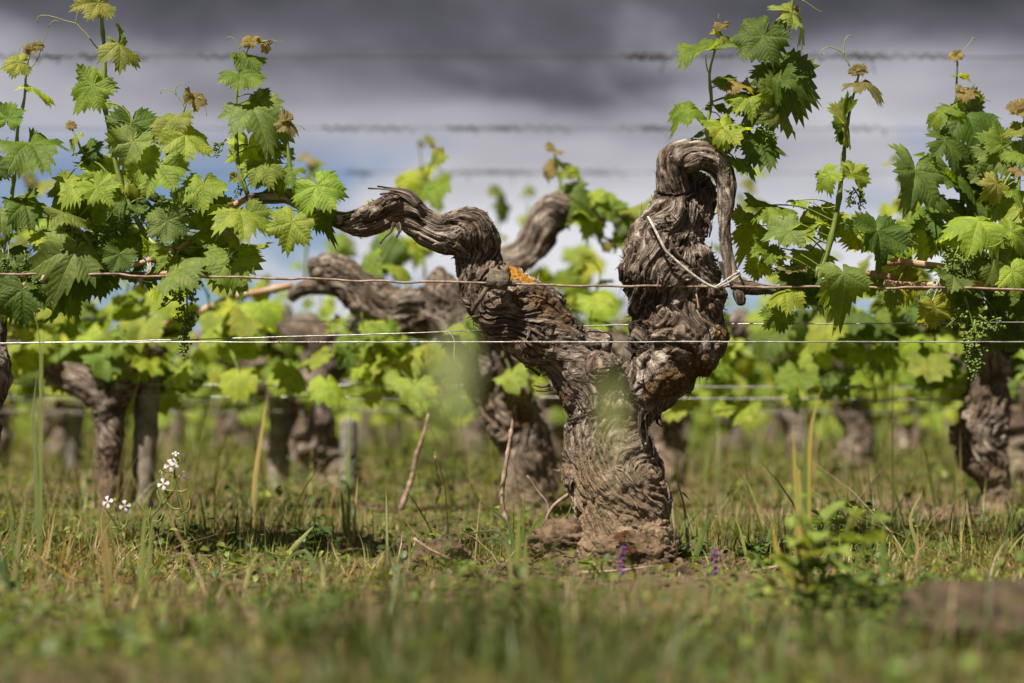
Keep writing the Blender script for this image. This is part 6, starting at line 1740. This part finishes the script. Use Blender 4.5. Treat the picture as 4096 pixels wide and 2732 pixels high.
herb(1955, 1230, 0.15, 3, 'weed with one big curled pale green leaf behind the broad-leaved clump', (0.17, 0.24, 0.05), HL, (0.11, 0.12), 3, spread=0.03, seed=9)
herb(715, 1240, 0.10, 5, 'dark green feathery weed left of the wild oat', (0.034, 0.065, 0.016), HC, (0.055, 0.085), 7, spread=0.03, seed=4)
herb(1745, 1290, -0.02, 4, 'small dark cut-leaved weed right of the pitted lump', (0.034, 0.066, 0.018), HC, (0.045, 0.055), 6, spread=0.02, seed=5)
herb(1880, 1260, 0.10, 4, 'green cut-leaved weed behind the yellow tuft', (0.06, 0.11, 0.022), HC, (0.055, 0.085), 6, spread=0.03, seed=6)
herb(1560, 1270, -0.02, 3, 'little dark serrated weed at the right foot of the trunk', (0.04, 0.07, 0.02), HC, (0.045, 0.035), 4, spread=0.02, seed=8)
herb(1100, 1330, -0.40, 3, 'low light green weed on the bare soil before the tussock', (0.13, 0.20, 0.04), HL, (0.04, 0.04), 4, spread=0.03, seed=13)
herb(1370, 1320, -0.35, 3, 'low yellow-green weed on the bare soil before the trunk', (0.17, 0.22, 0.05), HL, (0.032, 0.03), 4, spread=0.03, seed=14)
herb(610, 1105, 0.9, 4, 'blurred dark weed under the grey post', (0.05, 0.09, 0.02), HC, (0.06, 0.07), 5, spread=0.03, seed=15)
herb(1240, 1400, -0.95, 4, 'blurred foreground weed with rounded leaves in the middle of the grass', (0.08, 0.12, 0.03), HL, (0.05, 0.06), 4, spread=0.05, seed=16)
herb(700, 1430, -1.10, 5, 'blurred dark leafy weed in the left foreground grass', (0.06, 0.10, 0.028), HL, (0.06, 0.07), 4, spread=0.05, seed=17)
herb(2010, 1390, -0.85, 4, 'dark leafy weed at the foot of the bright broad-leaved one', (0.05, 0.085, 0.02), HL, (0.055, 0.06), 4, spread=0.035, seed=18)
# purple vetch spikes
def vetch(px, py, top, dep, label, seed):
    rr = random.Random(seed)
    p0 = D(px, py, dep)
    R_ = thing('purple_vetch', (p0.x, dep, gz(p0.x, dep)), label, 'wildflower')
    tp = D(px + 4, top, dep)
    P = crom([(p0.x, dep, gz(p0.x, dep) - 0.005), (p0.x - 0.004, dep, (gz(p0.x, dep) + tp.z) / 2), tuple(tp)], 0.008)
    g = Geo(); g.tube(P, np.linspace(0.0016, 0.0009, len(P)), 5)
    o = part('stem', g.mesh('stem'), MHERB, R_); o.color = (0.11, 0.14, 0.04, 1)
    for q in range(14):
        c = Vector(P[-1]) - Vector((0, 0, q * 0.0032))
        a_ = q * 2.2
        out = Vector((math.cos(a_), math.sin(a_), -0.5)).normalized()
        g = Geo(); Q = np.array([c, c + out * 0.005, c + out * 0.010 + Vector((0, 0, 0.002))]); g.tube(Q, [0.0012, 0.0026, 0.0012], 6)
        o = part('flower', g.mesh('flower'), MPETAL, R_); o.color = (0.14, 0.04, 0.24, 1) if rr.random() < 0.6 else (0.26, 0.06, 0.24, 1)
vetch(1424, 1345, 1255, -0.42, 'purple vetch spike in front of the old trunk foot', 1)
vetch(1636, 1345, 1258, -0.36, 'darker purple vetch spike right of the trunk foot', 2)
# red shoot sprouting at the foot of the trunk
SP = thing('vine_sprout', D(1428, 1270, -0.125), 'small reddish sprout growing at the foot of the old trunk', 'sprout')
g = Geo(); P = crom([tuple(D(x, y, -0.125)) for x, y in [(1428, 1285), (1425, 1262), (1432, 1240), (1440, 1225)]], 0.005); g.tube(P, 0.0014, 5)
o = part('stem', g.mesh('stem'), MHERB, SP); o.color = (0.20, 0.07, 0.04, 1)
for x, y, a_, L in [(1425, 1236, 165, 0.015), (1438, 1228, 60, 0.010), (1440, 1262, -10, 0.014), (1450, 1262, 40, 0.012)]:
    lo = bpy.data.objects.new('leaf', YOUNG[0]); col.objects.link(lo); lo.parent = SP
    lo.matrix_basis = Matrix.Translation(-SP.location) @ leaf_matrix(D(x, y, -0.13), Vector((math.cos(rad(a_)), -0.2, math.sin(rad(a_)))), Vector((0, -0.7, 0.6)), L)
    lo.color = (0.10, 0.042, 0.022, 1)
